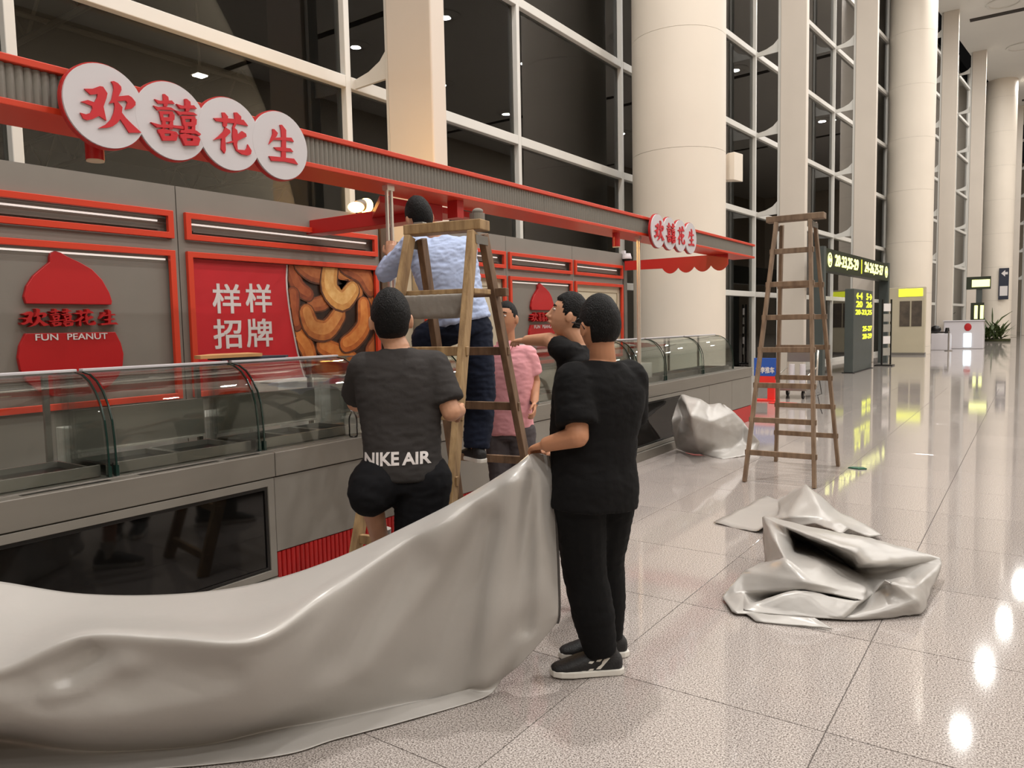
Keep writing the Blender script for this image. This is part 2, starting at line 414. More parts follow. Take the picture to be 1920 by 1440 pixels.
# ---- the night outside: kerb roof with its trusses and lamps, and the road
M_ROAD = mat('asphalt', rgb(46, 44, 44), 0.8, var=0.2, vscale=3)
M_TRUSS = mat('truss_grey', rgb(120, 112, 100), 0.6, var=0.05, vscale=2)
struct(boxo('road', M_ROAD, None, -60, -7.6, -25, 110, -0.4, -0.15))
kerb_roof = struct(boxo('kerb_roof', mat('roof_dark', rgb(58, 52, 44), 0.8, var=0.1, vscale=1), None, -45, -8.2, -20, 110, 11.8, 12.0))
for y in range(-6, 90, 8):
    tb = MB(); tb.tube([(-44, y, 9.9), (-8.4, y, 9.9)], 0.09, 6); tb.tube([(-44, y, 11.5), (-8.4, y, 11.5)], 0.09, 6)
    for k in range(12):
        a = -44 + k * 2.95; tb.tube([(a, y, 9.9), (a + 1.47, y, 11.5), (a + 2.95, y, 9.9)], 0.05, 5)
    struct(tb.build('roof_truss', M_TRUSS))
for x in (-14, -22, -30):
    struct(MB().tube([(x, -10, 10.0), (x, 100, 10.0)], 0.07, 6).build('roof_purlin', M_TRUSS))
M_FLOOD = mat('flood_lamp', (1, 1, 1, 1), 0.3, emit=(1, 0.96, 0.88, 1), estr=45, var=0.01)
FL = [(375, 143), (672, 4), (900, 152), (985, 210), (636, 252), (668, 253), (1384, 200), (1438, 190), (1415, 350), (1192, 205)]
FLL = ['outdoor lamp seen above the second sign disc', 'outdoor lamp at the top edge left of the pillar', 'bright outdoor lamp right of the tall pillar', 'outdoor lamp beside the slim mullion right of the pillar',
       'left one of a pair of small outdoor lamps above the fascia', 'right one of a pair of small outdoor lamps above the fascia', 'outdoor lamp just right of the big column', 'brightest outdoor lamp between big column and next pillar',
       'low outdoor lamp between big column and next pillar', 'outdoor lamp at the left rim of the big column']
for (px, py), lb in zip(FL, FLL):
    p = onz(px, py, 9.6)
    t = thing('outdoor_lamp', lb, 'lamp', p, 'outdoor roof lamps')
    s = 0.30 if px not in (375, 636, 668) else 0.16
    boxo('hanger', M_TRUSS, t, p.x - .03, p.x + .03, p.y - .03, p.y + .03, 9.82, 11.8)
    boxo('housing', M_TRUSS, t, p.x - s - .05, p.x + s + .05, p.y - s - .05, p.y + s + .05, 9.63, 9.82)
    boxo('lamp_face', M_FLOOD, t, p.x - s, p.x + s, p.y - s, p.y + s, 9.6, 9.63)

M_PALE = mat('pale_render', rgb(170, 172, 164), .7, var=.08, vscale=.6)
ow = struct(boxo('wall_outdoor', M_PALE, None, -17.0, -16.6, -10, 90, -.15, 3.4))
for y in range(-8, 88, 5):
    boxo('opening', M_SLOT, ow, -16.6, -16.55, y, y + 2.6, 0.0, 2.5)
for y in (4, 20, 36, 52):
    area('kerb_fill', (-13.0, y, 5.6), .5, 260, color=(.85, .95, 1))  # added fill lamps without fittings, to brighten the outdoor wall
# ================================================================== the kiosk
WX = -5.45                                     # front of its back wall
WT = 2.71
def frame_rect(name, m, parent, x, y0, y1, z0, z1, w=0.045, d=0.035):
    fo = [(x, y0, z0), (x, y1, z0), (x, y1, z1), (x, y0, z1)]
    fi = [(x, y0 + w, z0 + w), (x, y1 - w, z0 + w), (x, y1 - w, z1 - w), (x, y0 + w, z1 - w)]
    return MB().ring(fo, fi, (d, 0, 0)).build(name, m, parent, bevel=0.003)
# ---- back wall, one cabinet-high unit after the other
def wall_unit(label, y0, y1, fy0, fy1, inner, cream=False):
    t = thing('wall_unit', label, 'wall panel', (WX - 0.1, (y0 + y1) / 2, 0), 'panels of the kiosk back wall')
    b = MB(); b.box(WX - 0.22, WX, y0, y1, 0, 1.07); b.box(WX - 0.22, WX, y0, y1, 2.22, 2.30); b.box(WX - 0.22, WX, y0, y1, 2.52, WT)
    b.box(WX - 0.22, WX, y0, fy0 + 0.01, 1.07, 2.22); b.box(WX - 0.22, WX, fy1 - 0.01, y1, 1.07, 2.22)
    b.box(WX - 0.22, WX, y0, fy0 + 0.01, 2.30, 2.52); b.box(WX - 0.22, WX, fy1 - 0.01, y1, 2.30, 2.52)
    b.build('carcass', M_KGREY, t)
    boxo('recessed_panel', M_KGREY, t, WX - 0.21, WX - 0.05, fy0 + 0.012, fy1 - 0.012, 2.302, 2.518)
    boxo('main_panel', inner, t, WX - 0.21, WX - 0.02, fy0 + 0.012, fy1 - 0.012, 1.072, 2.218)
    frame_rect('upper_frame', M_ORANGE, t, WX, fy0, fy1, 2.305, 2.515)
    frame_rect('lower_frame', M_ORANGE, t, WX, fy0, fy1, 1.075, 2.215)
    boxo('light_strip', M_LED, t, WX - 0.05, WX - 0.038, fy0 + 0.09, fy1 - 0.09, 2.432, 2.444)
    boxo('strip_rail', M_KGREYD, t, WX - 0.05, WX - 0.02, fy0 + 0.09, fy1 - 0.09, 2.372, 2.384)
    if inner is M_KGREY:
        boxo('light_strip', M_LED, t, WX - 0.02, WX - 0.008, fy0 + 0.06, fy1 - 0.06, 2.14, 2.152)
    if cream:
        frame_rect('fillet', mat('cream_fillet', rgb(186, 174, 148), 0.5, var=.02, vscale=2), t, WX - 0.018, fy0 + 0.13, fy1 - 0.13, 1.2, 2.09, 0.012, 0.01)
    return t
u1 = wall_unit('grey wall panel carrying the large peanut logo, at the left', 1.66, 3.31, 1.71, 3.27, M_KGREY)
u2 = wall_unit('grey wall panel framing the red cashew poster', 3.318, 5.48, 3.37, 5.435, M_KGREYD)
u3 = wall_unit('narrow-looking cream-boarded wall panel behind the stepladder', 6.10, 7.69, 6.14, 7.655, M_CREAM, True)
u4 = wall_unit('grey wall panel carrying the smaller-looking far peanut logo', 7.698, 9.325, 7.735, 9.29, M_KGREY)
u5 = wall_unit('last cream-boarded wall panel beside the dome camera', 9.333, 10.92, 9.37, 10.885, M_CREAM, True)
u0 = wall_unit('grey wall panel cut off by the left edge of the picture', -0.4, 1.652, 0.05, 1.61, M_KGREY)
# the doorway between the two runs of panels
t = thing('side_post', 'dark bronze wall end beside the cashew poster', 'post', (WX - .1, 5.5, 0))
boxo('post_body', M_BRONZE, t, WX - 0.22, WX + 0.03, 5.484, 5.60, 0, WT, 0.006)
boxo('post_plinth', M_KGREYD, t, WX - 0.23, WX + 0.04, 5.48, 5.605, 0, 0.08)
t = thing('kiosk_door', 'cream door in the gap between the wall panels', 'door', (WX - .15, 5.85, 0))
boxo('door_leaf', M_CREAM, t, WX - 0.18, WX - 0.13, 5.604, 6.095, 0.01, 2.35)
boxo('lintel', M_KGREYD, t, WX - 0.2, WX - 0.1, 5.604, 6.095, 2.352, 2.50)
MB().tube([(WX - .13, 5.68, 1.02), (WX - .09, 5.68, 1.02), (WX - .085, 5.70, 1.02), (WX - .085, 5.80, 1.02)], 0.009, 8).build('handle', M_CHROME, t, smooth=True)
t = thing('side_post', 'grey end post of the kiosk back wall under the dome camera', 'post', (WX - .1, 11.0, 0))
boxo('post_body', M_KGREYD, t, WX - 0.22, WX + 0.03, 10.925, 11.03, 0, WT - .05, 0.006)
boxo('post_plinth', M_KGREYD, t, WX - 0.23, WX + 0.04, 10.922, 11.035, 0, 0.08)

# ---- brush lettering outlines, read off the sign disc by disc as (y, z) offsets from the disc centre
def glyph(ox, oy, sc, cy, polys):
    r = []
    for p in polys:
        r.append([(lambda w: (w.y - cy, w.z - 2.646))(onx(ox + a / sc, oy + b / sc, -3.55)) for a, b in p])
    return r
G_HUAN = glyph(130, 110, 8, 1.86, [
    [(275,430),(400,430),(510,390),(560,400),(625,500),(610,570),(565,700),(610,915),(500,840),(400,890),(320,905),(260,880),(215,790),(300,815),(370,795),(400,730),(390,690),(290,650),(225,625),(330,600),(430,635),(470,560),(475,510),(430,515),(370,520)],
    [(680,320),(720,315),(780,345),(830,400),(835,450),(790,545),(940,530),(990,560),(1045,630),(1045,680),(990,730),(890,745),(925,640),(900,610),(770,620),(850,710),(840,790),(900,870),(1000,970),(1135,1095),(950,1095),(870,970),(815,890),(770,950),(700,1000),(620,1020),(490,1025),(600,970),(680,890),(720,790),(735,700),(725,640),(650,655),(690,590),(720,440),(710,370)]])
def _xi(dx, dy, lft):
    s = [[(380,260),(410,260),(470,310),(480,380),(450,470),(395,470),(385,350)],
         [(235,345),(330,375),(390,370),(530,370),(580,430),(470,425),(300,425)],
         [(215,455),(300,480),(400,475),(520,490),(590,540),(330,525),(290,540)],
         [(310,550),(540,555),(560,600),(330,605)], [(325,600),(378,605),(392,690),(350,715)], [(485,600),(575,605),(570,700),(480,700)], [(350,655),(570,655),(545,735),(355,715)],
         [(362,715),(420,720),(425,850),(370,850)], [(490,735),(548,735),(540,860),(480,860)],
         [(285,865),(370,848),(600,905),(630,950),(560,935),(300,925)], [(300,890),(398,930),(420,1050),(370,1050)], [(505,930),(630,950),(600,1055),(500,1045)], [(350,975),(605,975),(600,1055),(372,1052)],
         [(360,775),(545,780),(545,838),(365,838)]]
    if lft: s.append([(165,740),(330,785),(380,780),(720,808),(720,862),(540,832),(270,828)])
    else: s.append([(300,790),(560,800),(640,860),(620,890),(540,850),(300,840)])
    return [[(a + dx, b + dy) for a, b in p] for p in s]
G_XI = glyph(270, 145, 9, 2.19, _xi(0, 0, True) + _xi(362, 86, False))
G_HUA = glyph(380, 180, 9, 2.52, [
    [(245,355),(400,350),(600,370),(750,385),(830,490),(600,445),(450,430),(290,405)], [(385,260),(430,260),(490,330),(470,490),(440,510),(405,490),(400,350)],
    [(590,260),(640,260),(710,330),(710,380),(640,440),(600,520),(560,520),(610,400)], [(440,510),(520,560),(530,600),(440,690),(450,900),(430,955),(370,880),(380,700),(245,725),(330,660),(410,580)],
    [(570,500),(640,560),(655,640),(720,575),(790,620),(800,670),(650,740),(640,800),(650,890),(780,900),(810,860),(820,800),(885,910),(870,970),(820,990),(720,970),(630,910),(580,800),(560,660)],
    [(460,770),(600,730),(600,765),(490,785)]])
G_SHENG = glyph(380, 180, 9, 2.85, [
    [(1365,470),(1400,470),(1470,560),(1470,680),(1465,1050),(1390,1050),(1395,700),(1385,560)], [(1240,540),(1270,545),(1330,610),(1310,660),(1240,740),(1180,800),(1215,700),(1245,620)],
    [(1290,690),(1400,680),(1560,690),(1600,760),(1460,735),(1240,725)], [(1260,850),(1380,850),(1540,870),(1590,930),(1400,920),(1310,900)], [(1180,1000),(1300,1010),(1600,1045),(1670,1145),(1450,1095),(1220,1080)]])
GL = [G_HUAN, G_XI, G_HUA, G_SHENG]
def put_glyph(name, gl, m, parent, x, y, z, sy, sz, d):
    b = MB(); 
    for k, p in enumerate(gl):
        e = 0.0004 * k
        b.prism([(x - 0.001, y + a * sy, z + c * sz) for a, c in p], (d + e, 0, 0))
    return b.build(name, m, parent)

# ---- canopy beam with ribbed front, carried by slim posts
FX = -3.70; FY0, FY1 = -0.6, 12.0
beam = thing('canopy_fascia', 'long red and grey ribbed canopy beam over the kiosk counter', 'canopy', (FX - .15, 5.7, 2.58))
boxo('top_cap', M_ORANGE, beam, FX - 0.30, FX + 0.02, FY0, FY1 + .05, 2.772, 2.805, 0.004)
boxo('bottom_lip', M_ORANGE, beam, FX - 0.34, FX + 0.015, FY0, FY1 + .05, 2.585, 2.615, 0.004)
boxo('inner_board', M_RED, beam, FX - 0.30, FX - 0.05, FY0, FY1, 2.616, 2.771)
ribs = []
def ribbed(name, m, parent, x, y0, y1, z0, z1, pitch, amp, sub=4):
    n = int((y1 - y0) / pitch) * sub; ys_ = np.linspace(y0, y1, n + 1)
    xs_ = x - amp + amp * np.abs(np.sin(np.arange(n + 1) * math.pi / sub)) ** 0.7
    vs = [(xx, yy, z) for z in (z0, z1) for xx, yy in zip(xs_, ys_)] + [(x - amp - 0.02, yy, z) for z in (z0, z1) for yy in (y0, y1)]
    k = n + 1
    fs = [(i, i + 1, k + i + 1, k + i) for i in range(n)] + [(2 * k, 2 * k + 1, 2 * k + 3, 2 * k + 2), (0, k, 2 * k + 2, 2 * k), (n, 2 * k + 1, 2 * k + 3, k + n)]
    me = MB().add(vs, fs)
    return me.build(name, m, parent, smooth='auto')
M_RIB = mat('ribbed_grey', rgb(124, 120, 112), 0.5, var=0.02, vscale=3)
yb = [FY0, 1.75, 5.85, 9.0, FY1 - .02]
for a, b in zip(yb, yb[1:]): ribbed('ribbed_panel', M_RIB, beam, FX, a + .004, b - .004, 2.617, 2.770, 0.036, 0.014)
boxo('end_plate', M_KGREYD, beam, FX - 0.05, FX - 0.004, FY1 - 0.018, FY1, 2.616, 2.771)
for (y, w) in ((4.70, 0.09), (11.12, 0.07)):
    boxo('cross_beam', M_RED, beam, WX - 0.05, FX - 0.32, y - w, y + w, 2.46, 2.584, 0.004)
boxo('cross_beam', M_RED, beam, WX - .05, FX - .32, 0.6, 0.78, 2.46, 2.584, 0.004)
for s in (-1, 1):
    MB().prism([(FX - .33, 4.70 + s * .09, 2.575), (FX - .33, 4.70 + s * .62, 2.575), (FX - .95, 4.70 + s * .09, 2.575)], (0, 0, -.05)).build('corner_gusset', M_RED, beam)
boxo('hanger', M_RED, beam, FX - .16, FX - .06, 4.66, 4.74, 2.45, 2.584)
# scalloped red valance hanging from the far cross beam
sc = []
n = 4; x0v, x1v = FX - 1.05, FX - 0.02
sc = [(x1v, 2.584), (WX + .06, 2.584), (WX + .06, 2.44), (x0v, 2.43)]
for k in range(n):
    a = x0v + (x1v - x0v) * k / n; b = x0v + (x1v - x0v) * (k + 1) / n
    for q in np.linspace(0, 1, 9)[1:]: sc.append((a + (b - a) * q, 2.43 - 0.085 * math.sin(math.pi * q) ** 0.8))
MB().prism([(p[0], 10.90, p[1]) for p in sc], (0, -0.02, 0)).build('scalloped_valance', M_RED, beam)
for y, lb in ((3.89, 'slim chrome canopy post beside the man on the ladder'), (7.93, 'slim chrome canopy post at the far display cases')):
    t = thing('canopy_post', lb, 'post', (FX - .05, y, 0.87), 'canopy posts on the counter')
    for dy in (-0.022, 0.022):
        boxo('rod', M_CHROME, t, FX - .062, FX - .042, y + dy - .008, y + dy + .008, 0.872, 2.55)
    boxo('foot', M_CHROME, t, FX - .09, FX - .02, y - .045, y + .045, 0.864, 0.873)
    boxo('head', M_CHROME, t, FX - .08, FX - .03, y - .035, y + .035, 2.55, 2.585)
# downlight cans
def can(y, lb, ribsy=False):
    t = thing('downlight', lb, 'lamp', (FX - .10, y, 2.46), 'red cylinder downlights')
    MB().tube([(FX - .10, y, 2.435), (FX - .10, y, 2.584)], 0.042, 24).build('can', M_RED, t, smooth='auto')
    MB().tube([(FX - .10, y, 2.427), (FX - .10, y, 2.4345)], 0.040, 24).build('lens', mat('lens_cream', rgb(214, 200, 170), .4, var=.02), t, smooth='auto')
can(1.90, 'red cylinder downlight under the first sign disc'); can(7.47, 'red cylinder downlight under the beam near the far sign')
# the two signs: four overlapping discs each
def disc_sign(y0, label):
    t = thing('disc_sign', label, 'sign', (-3.6, y0 + .5, 2.646), 'four-disc shop signs on the canopy beam')
    for k in range(4):
        y = y0 + 0.33 * k; cpt = 48; xo = 0.0006 * k
        pts = [(y + 0.197 * math.cos(2 * math.pi * i / cpt), 2.646 + 0.197 * math.sin(2 * math.pi * i / cpt)) for i in range(cpt)]
        MB().prism([(FX + 0.072, a, b) for a, b in pts], (0.025, 0, 0)).build('disc_rim', M_RED, t)
        boxo('standoff', M_RED, t, FX - .01, FX + .071, y - .04, y + .04, 2.62, 2.70)
        d = MB().prism([(FX + 0.097, y + (a - y) * .965, 2.646 + (b - 2.646) * .965) for a, b in pts], (0.012 + xo, 0, 0)).build('disc_face', M_WHITE, t)
        put_glyph('character', GL[k], M_POSTER, d, FX + 0.112, y, 2.646, 1, 1, 0.008)
    return t
disc_sign(1.86, 'near sign of four white discs with red brush characters'); disc_sign(8.12, 'far sign of four white discs above the scalloped valance')

# ---- peanut logos
def peanut(yc, label):
    s = 1.0; t = thing('peanut_logo', label, 'logo', (WX, yc, 1.65), 'red peanut logos on the back wall')
    x = WX - 0.018
    top = [(-.275, 1.795), (-.285, 1.84), (-.265, 1.91), (-.22, 1.98), (-.15, 2.045), (-.115, 2.075), (-.112, 2.11), (-.10, 2.14), (-.075, 2.152), (-.04, 2.143), (.0, 2.12), (.08, 2.085), (.16, 2.04), (.225, 1.97), (.27, 1.88), (.285, 1.82), (.28, 1.795)]
    bot = [(-.29, 1.60), (-.33, 1.52), (-.345, 1.44), (-.335, 1.36), (-.30, 1.28), (-.24, 1.22), (-.15, 1.175), (-.05, 1.155), (.05, 1.155), (.15, 1.175), (.24, 1.22), (.30, 1.28), (.335, 1.36), (.345, 1.44), (.33, 1.52), (.295, 1.60)]
    MB().prism([(x, yc + a, b) for a, b in top], (0.035, 0, 0)).build('upper_shell', M_LOGO, t, bevel=0.004)
    lo = MB().prism([(x, yc + a, b) for a, b in bot], (0.035, 0, 0)).build('lower_shell', M_LOGO, t, bevel=0.004)
    for k in range(4):
        put_glyph('character', GL[k], M_LOGO, t, x, yc - .245 + .163 * k, 1.70, 0.62, 0.52, 0.05)
    text_on('lettering', 'FUN', M_WHITEP, lo, (x + 0.0355, yc - .165, 1.572), Y1, Z1, .14, .042, 0.003, 0.012)
    text_on('lettering', 'PEANUT', M_WHITEP, lo, (x + 0.0355, yc + .10, 1.572), Y1, Z1, .27, .042, 0.003, 0.012)
    return t
peanut(2.49, 'large red peanut logo on the left grey wall panel'); peanut(8.52, 'red peanut logo seen beside the pink-shirted man')

# ---- poster with cashews
pz = thing('poster', 'red poster with white characters and cashew nuts', 'poster', (WX - .01, 4.4, 1.65))
PXF = WX - 0.02
boxo('poster_board', M_POSTER, pz, PXF, PXF + 0.006, 3.418, 5.388, 1.122, 2.168)
arc = [(4.352, 2.168), (4.34, 2.05), (4.34, 1.95), (4.352, 1.82), (4.372, 1.68), (4.402, 1.52), (4.43, 1.38), (4.475, 1.22), (4.51, 1.122)]
M_NUTBG = mat('photo_brown', rgb(58, 34, 20), 0.5, c2=rgb(34, 20, 16), vscale=9)
MB().prism([(PXF + .006, a, b) for a, b in arc] + [(PXF + .006, 5.388, 1.122), (PXF + .006, 5.388, 2.168)], (0.002, 0, 0)).build('photo_area', M_NUTBG, pz)
MB().prism([(PXF + .006, a - .012, b) for a, b in arc] + [(PXF + .006, a + .004, b) for a, b in arc[::-1]], (0.004, 0, 0)).build('white_curve', M_WHITEP, pz)
NUT = [mat('nut_%d' % i, rgb(*c), 0.5, c2=rgb(*d), vscale=14, detail=6) for i, (c, d) in enumerate([((214, 158, 84), (188, 124, 58)), ((196, 122, 58), (160, 84, 36)), ((204, 116, 48), (170, 86, 30)), ((168, 92, 46), (128, 62, 30)), ((150, 72, 34), (112, 48, 24))])]
NUTD = mat('nut_rim', rgb(104, 54, 26), .5, c2=rgb(72, 38, 20), vscale=14)
NUTL = [mat('nut_pale_%d' % i, rgb(*c), 0.5, c2=rgb(*d), vscale=16, detail=6) for i, (c, d) in enumerate([((232, 188, 118), (214, 158, 84)), ((214, 150, 84), (196, 122, 58)), ((220, 144, 70), (204, 116, 48)), ((190, 116, 64), (168, 92, 46)), ((172, 92, 48), (150, 72, 34))])]
CASH = [([(1585, 150), (1580, 260), (1640, 320), (1690, 270)], 56, 0), ([(1470, 380), (1500, 450), (1570, 460), (1625, 390)], 56, 1), ([(1745, 340), (1745, 440), (1700, 505), (1660, 530)], 46, 2),
        ([(1440, 150), (1500, 190), (1560, 200)], 46, 3), ([(1405, 290), (1400, 380), (1420, 430)], 48, 4), ([(1420, 480), (1470, 540), (1490, 600)], 50, 2), ([(1550, 540), (1620, 570), (1690, 600)], 50, 2),
        ([(1660, 150), (1740, 190), (1780, 260)], 52, 3), ([(1400, 170), (1430, 250), (1480, 290)], 44, 4), ([(1500, 340), (1550, 330), (1580, 300)], 40, 3), ([(1640, 190), (1690, 190), (1720, 280)], 40, 1), ([(1800, 300), (1840, 360), (1830, 450)], 50, 1), ([(1840, 170), (1900, 240)], 60, 2), ([(1790, 560), (1850, 500), (1920, 480)], 50, 3), ([(1510, 620), (1590, 660), (1680, 660)], 46, 1)]
NUTP = []
for k, (pts, r, c) in enumerate(CASH):
    P = [onx(a / 2.571, 440 + b / 2.571, PXF) for a, b in pts]; rr = abs(onx((pts[0][0] + r) / 2.571, 440 + pts[0][1] / 2.571, PXF).y - P[0].y) * 0.80
    Q = []
    for i in range(len(P) - 1):
        for q in np.linspace(0, 1, 5)[:-1]:
            p0, p1, p2, p3 = P[max(i - 1, 0)], P[i], P[i + 1], P[min(i + 2, len(P) - 1)]
            Q.append(0.5 * ((2 * p1) + (p2 - p0) * q + (2 * p0 - 5 * p1 + 4 * p2 - p3) * q * q + (3 * p1 - p0 - 3 * p2 + p3) * q ** 3))
    Q.append(P[-1]); L, R_ = [], []
    n = len(Q)
    for i, p in enumerate(Q):
        d = (Q[min(i + 1, n - 1)] - Q[max(i - 1, 0)]); nn = Vector((0, -d.z, d.y)).normalized()
        w = rr * (0.86 + 0.14 * math.sin(math.pi * i / (n - 1)))
        L.append(p + nn * w); R_.append(p - nn * w)
    def cap(p, d, w):
        d = d.normalized(); nn = Vector((0, -d.z, d.y)); return [p + (nn * math.cos(a) + d * math.sin(a)) * w for a in np.linspace(0, math.pi, 7)[1:-1]]
    base_h = 0.0012 + 0.0012 * (len(CASH) - k); par = pz
    for lay, (sc_n, mm) in enumerate(((1.0, NUTD), (.86, NUT[c]), (.50, NUTL[c]))):       # printed shading: dark rim, body, pale crown
        L2 = [q + (l - q) * sc_n for q, l in zip(Q, L)]; R2 = [q + (l - q) * sc_n for q, l in zip(Q, R_)]
        sh_ = Vector((0, 0, rr * (.0, .05, .18)[lay]))
        out = L2 + cap(Q[-1], Q[-1] - Q[-2], rr * .86 * sc_n) + R2[::-1] + cap(Q[0], Q[0] - Q[1], rr * .86 * sc_n)
        out2 = []
        for p in out:
            p = p + sh_; z = min(max(p.z, 1.124), 2.166); ymin = float(np.interp(z, [b for a, b in arc[::-1]], [a for a, b in arc[::-1]])) + .006
            out2.append((PXF + .0082, min(max(p.y, ymin), 5.386), z))
        o_n = MB().prism(out2, (base_h + .0003 * lay, 0, 0)).build('printed_cashew' if lay == 0 else 'nut_tone', mm, par)
        if lay == 0: par = o_n
U_, V_ = Y1, Z1
for (a, b, ch) in ((424, 560, '样'), (484, 559, '样'), (426, 626, '招'), (486, 624, '牌')):
    p = onx(a, b, PXF); text_on('character', ch, M_WHITEP, pz, (PXF + .006, p.y, p.z), Y1, Z1, .255, .235, 0.003, 0.016)

# ---- counter: modules below, one steel top above
CT = 0.86; CXF = -3.70; CXB = -4.45
top = thing('steel_worktop', 'long grey steel counter top with a raised front lip', 'worktop', (CXF - .35, 5.7, 0.70))
boxo('lip', M_CTOP, top, CXF - 0.085, CXF, -0.6, 2.795, 0.715, CT, 0.005)
boxo('lip', M_CTOP, top, CXF - 0.085, CXF, 2.799, 7.3, 0.715, CT, 0.005)
boxo('lip', M_CTOP, top, CXF - 0.085, CXF, 7.304, 12.0, 0.715, CT, 0.005)
boxo('deck', M_CTOP, top, CXB, CXF - 0.088, -0.6, 12.0, 0.80, CT + .001, 0.003)
boxo('deck_rib', M_STEEL, top, CXF - 0.135, CXF - 0.09, -0.6, 12.0, CT + .001, CT + .004, 0.002)
for (a, b) in ((1.45, 1.85), (2.0, 2.45), (2.5, 2.72)):
    boxo('slot', M_BLACK, top, CXF - 0.07, CXF - 0.035, a, b, CT - 0.004, CT + 0.0012)
def module(y0, y1, label, kind):
    t = thing('counter_module', label, 'counter', (CXF - .35, (y0 + y1) / 2, 0), 'modules of the kiosk counter')
    boxo('body', M_KGREYD, t, CXB + .02, CXF - 0.04, y0 + .003, y1 - .003, 0.0, 0.70)
    if kind == 'glass':
        frame_rect('window_frame', M_KGREY, t, CXF - 0.04, y0 + .003, y1 - .003, 0.11, 0.708, 0.045, 0.035)
        frame_rect('black_border', M_BLACK, t, CXF - 0.038, y0 + .05, y1 - .05, 0.157, 0.661, 0.018, 0.026)
        boxo('dark_pane', M_DKGLASS, t, CXF - 0.036, CXF - 0.022, y0 + .068, y1 - .068, 0.175, 0.643)
        boxo('plinth', M_CTOP, t, CXF - 0.035, CXF + 0.02, y0 + .003, y1 - .003, 0.0, 0.105, 0.004)
    else:
        n = kind[1]; w = (y1 - y0) / n
        for k in range(n):
            boxo('front_panel', M_KGREY, t, CXF - 0.035, CXF - 0.012, y0 + k * w + .004, y0 + (k + 1) * w - .004, 0.255, 0.708, 0.003)
        if kind[0] == 'rib': 
            k = int((y1 - y0) / 0.035)
            slat = None
            for j in range(k):
                if slat is None:
                    slat = MB().tube([(CXF - .026, 0, 0.004), (CXF - .026, 0, .250)], 0.0155, 8).build('red_slat', M_RED, t, smooth='auto'); s_ = slat
                else: s_ = slat.copy(); COL.objects.link(s_)
                s_.location = (0, y0 + 0.02 + j * 0.035, 0)
        else: boxo('red_plinth', M_RED, t, CXF - 0.035, CXF - 0.018, y0 + .003, y1 - .003, 0.0, 0.245)
    return t
module(-0.6, 0.3, 'counter module hidden at the left edge', ('rib', 1))
module(0.3, 2.79, 'counter module with the wide dark display window at the left', 'glass')
module(2.79, 5.15, 'grey counter module with red ribbed plinth behind the man in shorts', ('rib', 2))
module(5.15, 7.3, 'grey counter module behind the man in the pink shirt', ('rib', 2))
module(7.3, 9.15, 'counter module with dark window behind the crumpled tarp', 'glass')
module(9.15, 12.0, 'last grey counter module with plain red plinth', ('plain', 3))

# ---- curved glass display cases
PROF = [(-3.80, 0.870), (-3.803, 0.96), (-3.808, 1.06), (-3.82, 1.15), (-3.85, 1.23), (-3.895, 1.295), (-3.95, 1.345), (-4.02, 1.378), (-4.09, 1.388)]
def case(y0, y1, label, trays=3, riser=True, bars=True):
    t = thing('display_case', label, 'display case', (-4.1, (y0 + y1) / 2, CT), 'curved glass display cases on the counter')
    a, b = y0 + .03, y1 - .03
    th = 0.006; vs = []; n = len(PROF)
    off = []
    for i, (x, z) in enumerate(PROF):
        d = Vector((PROF[min(i + 1, n - 1)][0] - PROF[max(i - 1, 0)][0], PROF[min(i + 1, n - 1)][1] - PROF[max(i - 1, 0)][1])).normalized()
        off.append((x - d.y * th * -1 * -1, z + d.x * th))
    ins = [(x - .006, z - .003) for x, z in PROF]
    prof = PROF + ins[::-1]
    MB().prism([(x, a, z) for x, z in prof], (0, b - a, 0)).build('curved_front', M_CASE, t, smooth='auto')
    for y in (y0 + .012, y1 - .020):                          # end panes with their green polished edges
        MB().prism([(x, y, z) for x, z in PROF] + [(-4.36, y, 1.388), (-4.36, y, 0.87)], (0, .008, 0)).build('end_pane', M_CASE, t)
        e = MB(); o2 = [(x + .003, z + .003) for x, z in PROF]
        e.prism([(x, y - .002, z) for x, z in o2] + [(x - .004, y - .002, z - .004) for x, z in PROF[::-1]], (0, .008, 0)); e.build('pane_edge', M_CASEEDGE, t)
        boxo('clamp', M_CASEEDGE, t, -3.825, -3.797, y - .004, y + .012, CT + .005, CT + .06)
    boxo('top_rail', M_WHITE, t, -4.13, -4.085, y0 + .012, y1 - .012, 1.391, 1.405, .003)
    boxo('rear_rail', M_STEEL, t, -4.38, -4.355, y0 + .012, y1 - .012, 1.370, 1.381)
    for y in (y0 + .06, y1 - .06): boxo('upright', M_KGREYD, t, -4.36, -4.335, y - .014, y + .014, CT + .005, 1.37)
    if riser:
        boxo('back_board', M_STEEL, t, -4.33, -4.31, y0 + .05, y1 - .05, 0.93, 1.17, .002)
        boxo('back_board_lip', M_CHROME, t, -4.31, -4.295, y0 + .05, y1 - .05, 0.93, 0.942)
    w = (y1 - y0 - .08) / trays
    boxo('tray_front', M_STEEL, t, -3.88, -3.865, y0 + .03, y1 - .03, CT + .005, CT + .065, .002)
    for k in range(trays):
        ya = y0 + .04 + k * w
        tr = MB(); tr.ring([(-3.89, ya + .004, CT + .005), (-3.89, ya + w - .004, CT + .005), (-4.29, ya + w - .004, CT + .005), (-4.29, ya + .004, CT + .005)],
                           [(-3.905, ya + .016, CT + .005), (-3.905, ya + w - .016, CT + .005), (-4.275, ya + w - .016, CT + .005), (-4.275, ya + .016, CT + .005)], (0, 0, .045))
        tr.build('tray_rim', M_STEEL, t)
        boxo('tray', M_BLACK, t, -4.274, -3.906, ya + .017, ya + w - .017, CT + .005, CT + .02)
    return t
case(0.12, 1.005, 'glass display case cut off by the left picture edge', 2, False)
case(1.005, 1.895, 'curved glass display case in front of the peanut logo', 2, False)
